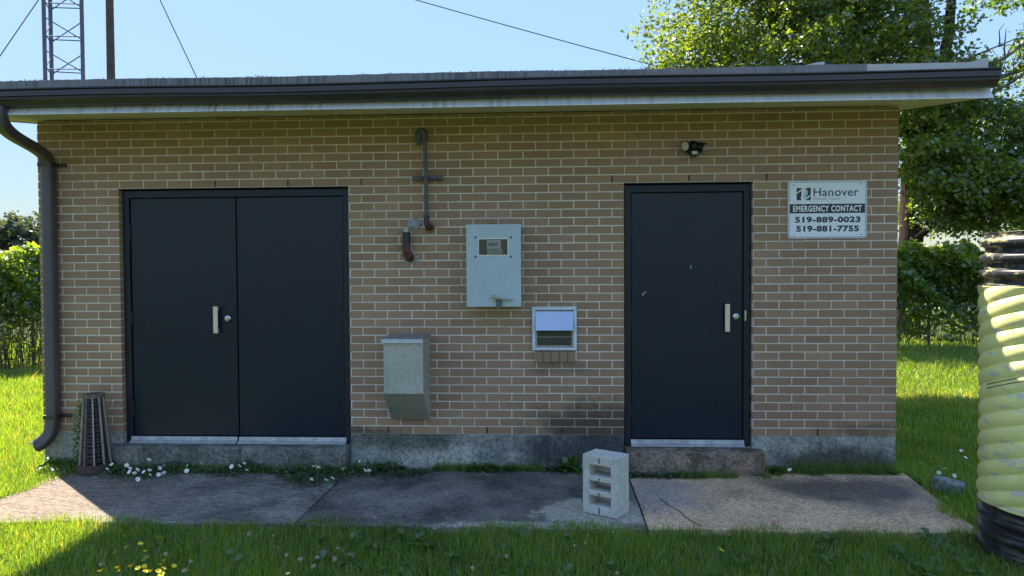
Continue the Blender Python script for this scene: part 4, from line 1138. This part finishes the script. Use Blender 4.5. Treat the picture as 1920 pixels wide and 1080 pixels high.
# ---- daisies and other small flowers
def flower_mesh(name, pm, R_, h, npet, cup=.3, centre=True):
    b = MB(); b.tube([(0, 0, -h), (.004, 0, -h * .5), (0, 0, 0)], .0016, 4, 0)
    for i in range(npet):
        a = 2 * PI * i / npet; d = Vector((math.cos(a), math.sin(a), 0)); s = Vector((-math.sin(a), math.cos(a), 0)); w = R_ * 2.4 / npet
        z = Vector((0, 0, 1))
        b.add([d * R_ * .15, d * R_ * .6 + s * w + z * R_ * cup * .6, d * R_ + z * R_ * cup, d * R_ * .6 - s * w + z * R_ * cup * .6], [(0, 1, 2, 3)], 1)
    if centre: b.ball((0, 0, R_ * .05), R_ * .3, 8, 4, 2, (1, 1, .6))
    o = b.build(name, [STEM, pm, YPETAL], None); me = o.data; bpy.data.objects.remove(o); return me
m_daisy = flower_mesh('daisy', PETAL, .019, .11, 9)
m_dand = flower_mesh('yellow_flower', YPETAL, .015, .12, 8, .5, False)
daisy_xy = [(0.39,-0.10),(0.46,-0.14),(0.59,-0.33),(0.63,-0.46),(0.72,-0.35),(0.8,-0.44),(0.85,-0.53),(0.88,-0.48),(0.91,-0.57),(1.02,-0.72),(0.96,-0.53),(0.98,-0.49),(1.05,-0.61),(0.81,-0.19),(1.02,-0.42),(1.02,-0.35),(1.11,-0.6),(1.13,-0.56),(1.2,-0.34),(1.27,-0.49),(1.29,-0.29),(1.56,-0.36),(1.61,-0.34),(1.62,-0.27),(1.55,-0.14),(1.72,-0.46),(0.2,-0.47),(2.19,-0.34),(2.2,-0.31),(2.24,-0.37),(2.29,-0.69),(2.4,-0.7),(2.43,-0.65),(2.44,-0.4),(2.51,-0.17),(2.61,-0.43),(2.65,-0.45),(5.8,-0.28)]
def put(me, name, x, y, z, s, tilt, lab, cat, grp=None):
    o = bpy.data.objects.new(name, me); C.objects.link(o); o.location = (x, y, z)
    o.rotation_euler = (tilt + random.uniform(-.3, .3), random.uniform(-.4, .4), random.uniform(0, 6.28)); o.scale = (s, s, s); tag(o, lab, cat, grp); return o
for x, y in daisy_xy:
    if x > 5: put(m_daisy, 'daisy', x, y, .09, 1.0, .45, 'lone white daisy at the foundation below the sign', 'flower', 'white daisies'); continue
    put(m_daisy, 'daisy', x, y, .10, random.uniform(.85, 1.2), .85, 'small white daisy in the creeping plants under the double door' if x > .5 and x < 2.45 else ('small white daisy beside the obelisk base' if x < .5 else 'small white daisy at the patio edge right of the double door'), 'flower', 'white daisies')
for x, y, z in ((.085, -.06, .545), (.452, -.06, .55)):
    put(m_daisy, 'daisy', x, y, z, .7, .9, 'tiny white flower %s the obelisk top' % ('left of' if x < .2 else 'right of'), 'flower', 'white daisies')
for x, y in [(7.45,0.48),(7.36,0.25),(6.92,0.05),(7.02,-0.02),(7.02,-0.1),(6.92,-0.21),(6.99,-0.29),(6.84,-0.35)]:
    put(m_daisy, 'daisy', x, y, .06, .9, .7, 'tiny white clover flower in the shaded lawn right of the building', 'flower', 'white clover flowers on the right lawn')
yel = [(1.61,-1.89),(1.82,-1.91),(1.7,-2.13),(1.72,-2.06),(1.77,-2.01),(1.85,-2.11),(1.91,-2.19),(1.91,-2.22),(1.77,-2.37),(1.83,-2.33),(1.89,-2.31),(1.94,-2.33),(1.96,-2.31),(2.02,-2.36),(2.06,-2.36),(2.03,-2.28),(2.02,-2.23),(2.07,-2.33),(2.11,-2.3),(2,-2.37),(1.86,-2.36),(2.1,-2.4)]
for x, y in yel: put(m_dand, 'yellow_flower', x, y, .115, random.uniform(.95, 1.35), .6, 'small yellow flower in the grass at lower left', 'flower', 'yellow flowers in the front grass')
put(m_dand, 'yellow_flower', 4.91, -1.98, .115, 1.35, .4, 'lone yellow dandelion in the grass right of the cinder block', 'flower')
b = MB(); b.tube([(0, 0, -.12), (.003, 0, -.06), (0, 0, 0)], .0015, 4, 0)
Rn = random.Random(3)
for i in range(26):
    a = Rn.uniform(0, 6.28); el = Rn.uniform(-.2, 1.4); d = Vector((math.cos(a) * math.cos(el), math.sin(a) * math.cos(el), math.sin(el))); s = Vector((-math.sin(a), math.cos(a), 0)) * .003
    b.add([s * .5, d * .013 + s, d * .014 - s, -s * .5], [(0, 1, 2, 3)], 1)
b.ball((0, 0, .002), .007, 7, 5, 1)
o = b.build('clover_head', [STEM, TANHEAD], None); m_tan = o.data; bpy.data.objects.remove(o)
for x, y in [(2.44,-1.82),(2.71,-2.16),(2.81,-2.25),(2.79,-2.13),(2.89,-2.15),(2.71,-2.34),(2.62,-2.11),(2.86,-2),(3.34,-1.68),(3.62,-2.24),(3.78,-2.08),(2.95,-1.51),(1.97,-2.12),(2.15,-2.21),(1.71,-2.27),(2.18,-2.33),(2.29,-1.8),(4.37,-1.69),(4.2,-1.87),(4.14,-1.92),(4.34,-2.27)]:
    put(m_tan, 'clover_head', x, y, .105, random.uniform(.7, 1.1), .1, 'faded tan clover head standing in the front grass', 'flower', 'faded clover heads in the front grass')

# ================================================================== TOWER, POLE, WIRES
ty = 8.0
tw = empty('lattice_tower', (-5.42, ty, 0), 'grey steel lattice mast rising behind the roof at left', 'tower')
legs = [(-5.715, ty + .25), (-5.52, ty - .22), (-5.00, ty + .12)]
HT = 13.0
for lx, ly in legs: MB().cyl((lx, ly, -.1), (lx, ly, HT), .036, 10).build('tower_leg', TOWERM, tw, smooth=40)
k = 0; z = .4
while z < HT - .6:
    for i in range(3):
        a, c = legs[i], legs[(i + 1) % 3]
        if z + .6 < HT:
            b = MB()
            b.cyl((a[0], a[1], z + .42), (c[0], c[1], z + .08), .011, 5); b.cyl((a[0], a[1], z + .06), (c[0], c[1], z + .14), .011, 5)
            b.build('brace', TOWERM, tw)
    z += .62
# utility pole
up_ = MB(); up_.tube([(-7.99, 14, -.1), (-7.99, 14, 5), (-7.98, 14, 11.5)], [.125, .112, .09], 14)
o = up_.build('utility_pole', POLEM, None, smooth=40); recenter(o); tag(o, 'brown wooden pole standing behind the roof right of the mast', 'pole')
def wire(p0, p1, sag, r, name, lab):
    pts = []
    for i in range(25):
        t = i / 24; pts.append(tuple(p0[q] + (p1[q] - p0[q]) * t for q in range(2)) + (p0[2] + (p1[2] - p0[2]) * t - sag * 4 * t * (1 - t),))
    o = MB().tube(pts, r, 5).build(name, WIRE, None); tag(o, lab, 'cable'); return o
def ext(a, b_, zend=None, s=1.0):
    return tuple(a[i] + (b_[i] - a[i]) * s for i in range(3))
A = (-6.566, 8, 5.75); B = (-5.775, 8, 6.797); wire(ext(A, B, s=1.2), ext(B, A, s=6.5), 0, .010, 'guy_wire', 'thin guy wire slanting down to the left from the mast')
A = (-2.713, 8, 5.298); B = (-3.383, 8, 6.738); wire(ext(A, B, s=3.6), ext(B, A, s=4.6), 0, .010, 'guy_wire', 'thin guy wire slanting down right from the mast to behind the roof')
A = (6.152, 14, 7.171); B = (.866, 14, 8.76); wire(ext(A, B, s=2.5), ext(B, A, s=1.9), .12, .014, 'overhead_cable', 'dark overhead cable sloping down across the sky to the tree')

# ================================================================== TREES AND HEDGES
def clump_points(cen, rad, n, rr=.33):
    """leaf positions: clusters of small sprays inside a blob"""
    ns = max(3, n // 26)
    d = rng.normal(size=(ns, 3)); d /= np.linalg.norm(d, axis=1, keepdims=True)
    spr = cen + d * rad * (rng.uniform(.15, 1, (ns, 1)) ** .5)
    P = spr[rng.integers(0, ns, n)] + rng.normal(size=(n, 3)) * np.array([.13, .13, .085]) * (rad.mean() / .55)
    return P
def branch_path(a, b_, n=6, wob_=.12):
    a = Vector(a); b_ = Vector(b_); L = (b_ - a).length; out = []
    up1 = Vector((0, 0, 1)) * L * .18
    off_ = Vector([random.gauss(0, 1) for _ in range(3)]) * L * wob_ * .5
    for i in range(n + 1):
        t = i / n; out.append(a.lerp(b_, t) + (off_ + up1 * .4) * math.sin(PI * t) + Vector([random.gauss(0, 1) for _ in range(3)]) * L * .012)
    return out
def tree(label, base, trunks, lobes, leafmat, n_clump, per, size, cat='tree', rad=(.75, .75, .5), dead=0, vb=None, twig_n=1):
    t = empty('leafy_tree', base, label, cat)
    b = MB(); tips = []
    for pth, r0, r1 in trunks:
        P = [Vector(p) for p in pth]; q = []
        for i in range(len(P) - 1):
            for s in range(4): q.append(P[i].lerp(P[i + 1], s / 4) + Vector([random.gauss(0, .03) for _ in range(3)]))
        q.append(P[-1]); rs = [r0 + (r1 - r0) * i / (len(q) - 1) for i in range(len(q))]
        b.tube(q, rs, 12); tips += [(p, r) for p, r in zip(q[2:], rs[2:])]
    b.build('trunk', BARK, t, smooth=60)
    fb = MB(); pts = []; vals = []
    for (c, R_, wgt) in lobes:
        c = np.array(c); R_ = np.array(R_)
        st, sr = min(tips, key=lambda q: (q[0] - Vector(c)).length + abs(q[0].z - c[2] + 1.2) * .5)
        pth = branch_path(st, c, 8); lr = [max(.02, min(sr * .7, .11) * (1 - .75 * i / 8)) for i in range(9)]
        MB().tube(pth, lr, 8).build('limb', BARK, t, smooth=60)
        nc = max(2, int(n_clump * wgt))
        for _ in range(nc):
            d = rng.normal(size=3); d /= np.linalg.norm(d); pos = c + d * R_ * rng.uniform(.25, 1) ** .6
            s0 = pth[random.randint(3, 8)]
            bp = branch_path(s0, pos, 5, .2); fb.tube(bp, [.022, .018, .014, .011, .008, .005], 5, caps=False)
            rr = np.array(rad) * rng.uniform(.6, 1.25)
            n = int(per * rng.uniform(.6, 1.3)); p = clump_points(pos, rr, n); pts.append(p)
            vals.append(np.clip(rng.normal(.45 + rng.normal(0, .16), .17, n), 0, .92))
    o = fb.build('branches', TWIG, t); tag(o, kind='stuff')
    if dead:
        db = MB()
        for c, d, L, rr_ in dead:
            c = Vector(c); d = Vector(d).normalized(); q = [c + d * (L * i / 7) + Vector([random.gauss(0, .035) for _ in range(3)]) for i in range(8)]
            db.tube(q, [rr_ * (1 - .8 * i / 7) for i in range(8)], 6)
            for i in range(2, 8):
                for _ in range(2):
                    e = (d + Vector([random.gauss(0, .6) for _ in range(3)])).normalized(); l2 = L * random.uniform(.1, .28)
                    q2 = [q[i] + e * (l2 * j / 3) + Vector([random.gauss(0, .02) for _ in range(3)]) for j in range(4)]
                    db.tube(q2, [rr_ * .35, rr_ * .28, rr_ * .2, rr_ * .1], 4, caps=False)
        tag(db.build('bare_branches', TWIG, t), 'leafless grey branches', kind='stuff')
    P = np.concatenate(pts); tag(leaves('foliage', P, size, leafmat, t, vv=np.concatenate(vals), flat=.35, ratio=.7), kind='stuff')
    return t
# big tree behind the building
lobesA = [((8.0, 10.6, 7.4), (1.9, 1.8, 1.5), 1.0), ((7.5, 10.9, 6.0), (1.3, 1.4, .8), .6), ((9.2, 10.2, 6.2), (1.7, 1.6, 1.1), 1.0), ((9.9, 10.6, 7.9), (1.8, 1.8, 1.4), 1.0), ((10.9, 10.6, 6.3), (1.5, 1.5, 1.3), .9),
          ((11.6, 11.2, 8.2), (1.6, 1.6, 1.2), .8), ((8.8, 11.5, 9.4), (2.3, 2, 1.5), .7), ((11.2, 11.4, 10), (2.4, 2, 1.5), .6), ((12.7, 10.0, 3.35), (1.0, .6, .35), .7), ((13.7, 9.8, 3.0), (.9, .6, .3), .5), ((12.2, 10.4, 5.2), (.9, .6, .6), .45), ((12.0, 10.3, 4.2), (.7, .5, .5), .35)]
tree('big broadleaf tree behind the roof, its sunlit crown spreading left', (12.1, 11.2, 0),
     [([(12.0, 11.2, -.1), (11.98, 11.2, 1.8), (12.1, 11.25, 3.8), (12.4, 11.2, 5.4), (12.2, 11.1, 7.5), (11.8, 11, 10)], .30, .10),
      ([(12.3, 11.25, 4.6), (12.75, 11.1, 5.8), (12.85, 11.3, 7), (13.1, 11.4, 9.5)], .17, .07),
      ([(12.2, 11.2, 4.2), (11.4, 11.2, 5.2), (10.4, 11, 6), (9.4, 10.8, 7.4)], .16, .06)],
     lobesA, LEAF_A, 40, 215, .11, dead=[((11.0, 10.2, 5.2), (1, -.2, .4), 2.6, .045), ((12.2, 11.0, 5.4), (-1, -.3, .15), 1.7, .04), ((7.4, 10.6, 5.7), (-1, 0, .12), 1.5, .022), ((7.2, 10.6, 5.9), (-1, 0, .7), 1.3, .02), ((7.0, 10.6, 6.9), (-1, 0, -.1), .9, .015),
      ((12.6, 11.0, 5.5), (1, -.1, .55), 3.4, .06), ((12.9, 10.9, 4.8), (1, -.2, .75), 3.0, .05), ((12.3, 10.9, 3.1), (-.3, -.8, .5), 1.1, .03), ((12.4, 10.9, 2.6), (-.7, -.6, .5), 1.2, .03)])
# darker tree at right
lobesB = [((14.6, 11.6, 4.9), (1.5, 1.3, .6), .7), ((13.2, 10.8, 3.7), (1.0, 1.0, .5), .85), ((14.4, 10.6, 3.5), (1.1, 1, .7), .9), ((14.6, 10.4, 4.4), (1.2, .8, .5), .6), ((13.1, 10.4, 2.6), (.9, .7, .3), .5), ((13.6, 12, 5.9), (1.3, 1.2, .5), .35), ((15.6, 11.8, 6.6), (1.4, 1.2, .8), .8),
          ((15.7, 10.8, 4.6), (1.1, 1.2, .9), .6), ((16.4, 11.5, 5.6), (1.2, 1.2, 1.3), .8), ((15.0, 12, 8.4), (1.6, 1.4, .7), .6), ((14.9, 12.2, 2.6), (1.5, 1.2, .5), .45), ((12.9, 12.2, 4.9), (1.0, 1.0, .6), .6), ((12.8, 12.4, 3.0), (.7, .8, .5), .4), ((13.2, 12.6, 4.2), (1.2, .8, .5), .35), ((14.2, 12.8, 2.9), (1.6, .8, .3), .4)]
tree('darker tree with drooping boughs at the right edge, behind the yellow pipe', (16.2, 12, 0),
     [([(16.0, 12.0, -.1), (15.9, 12, 2.2), (15.6, 11.9, 4.5), (16.2, 11.9, 6.8), (16.6, 11.8, 10)], .32, .12),
      ([(15.8, 11.9, 3.0), (14.6, 11.6, 3.9), (13.2, 11.4, 4.9)], .10, .04), ([(15.8, 11.9, 2.6), (14.4, 11.6, 2.9), (12.9, 11.2, 3.1)], .09, .03)],
     lobesB, LEAF_DK, 23, 215, .105, rad=(.8, .7, .26), dead=[((13.2, 11.0, 5.5), (1, 0, .32), 3.0, .055), ((13.0, 11.0, 2.5), (1, 0, .35), 2.2, .035), ((15.2, 11.0, 5.6), (-.7, 0, -.9), 2.2, .03)])
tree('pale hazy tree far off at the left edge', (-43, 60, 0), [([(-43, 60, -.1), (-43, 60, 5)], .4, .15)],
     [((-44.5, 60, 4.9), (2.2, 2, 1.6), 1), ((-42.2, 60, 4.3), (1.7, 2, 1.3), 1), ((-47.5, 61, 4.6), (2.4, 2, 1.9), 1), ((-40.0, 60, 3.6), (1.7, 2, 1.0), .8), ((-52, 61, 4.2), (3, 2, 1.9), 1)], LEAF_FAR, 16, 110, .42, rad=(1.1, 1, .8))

def hedge(label, x0, x1, y0, y1, top, n, size, seed, mat=LEAF_V, gaps=.55, dry=900, wire_=False):
    """chain-link fence smothered by vine: wall of leaves, bright top, thin stems low down"""
    t = empty('vine_hedge', ((x0 + x1) / 2, (y0 + y1) / 2, 0), label, 'hedge')
    r = np.random.default_rng(seed)
    X = r.uniform(x0, x1, n); u = r.uniform(0, 1, n) ** .62
    tz = top + .10 * np.sin(X * 2.3) + .07 * np.sin(X * 5.7 + 1) + .05 * np.sin(X * 13)
    Z = .10 + u * (tz - .10) + r.normal(0, .03, n)
    depth = (y1 - y0) * .5
    bul = depth * (.55 + .3 * np.sin(X * 3.7 + Z * 4) + .2 * np.sin(X * 9 + Z * 11)) * np.sqrt(np.clip(1.05 - (Z / top - .65) ** 2 * 1.6, .1, 1))
    side = r.uniform(-1, 1, n); Y = (y0 + y1) / 2 - bul * np.where(side < .55, 1, -1) * r.uniform(.5, 1.08, n)
    thin = (Z < top * .42) & (r.random(n) < gaps); m = ~thin
    P = np.stack([X, Y, Z], 1)[m]
    v = np.clip(r.normal(.4, .2, len(P)) + .35 * (P[:, 2] > top * .86), 0, .92)  # top leaves coloured lighter, as if sunlit
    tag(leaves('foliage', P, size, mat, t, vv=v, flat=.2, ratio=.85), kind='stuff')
    b = MB(); R = random.Random(seed)
    for i in range(dry):
        x = R.uniform(x0, x1); y = R.uniform(y0 + .1, y1 - .05); h = R.uniform(.3, top * .75)
        b.tube([(x, y, -.03), (x + R.gauss(0, .07), y + R.gauss(0, .05), h * .5), (x + R.gauss(0, .16), y + R.gauss(0, .1), h)], [.006, .005, .003], 3, caps=False)
    tag(b.build('dry_stems', simple('dry_stem', (.13, .10, .065), .9, 0, .5, 7), t), kind='stuff')
    yc = (y0 + y1) / 2; x = x0
    while x < x1 + .01:
        MB().cyl((x, yc, -.1), (x, yc, top - .1), .025, 8).build('fence_post', TOWERM, t); x += 2.4
    if wire_: MB().cyl((x0, y0 + .12, .82), (x1, y0 + .12, .82), .007, 6).build('fence_wire', TOWERM, t)
    return t
hedge('dense vine-covered hedge at right beyond the lawn', 9.2, 32.0, 9.0, 10.0, 1.92, 105000, .115, 1, wire_=True)
hedge('sunlit vine hedge at the left edge behind the lawn', -9.5, -2.6, 5.6, 6.7, 1.88, 40000, .085, 2, gaps=.7, dry=1100)
hedge('vine hedge running behind the brick building', -2.4, 9.0, 9.4, 10.2, 1.8, 16000, .14, 3)
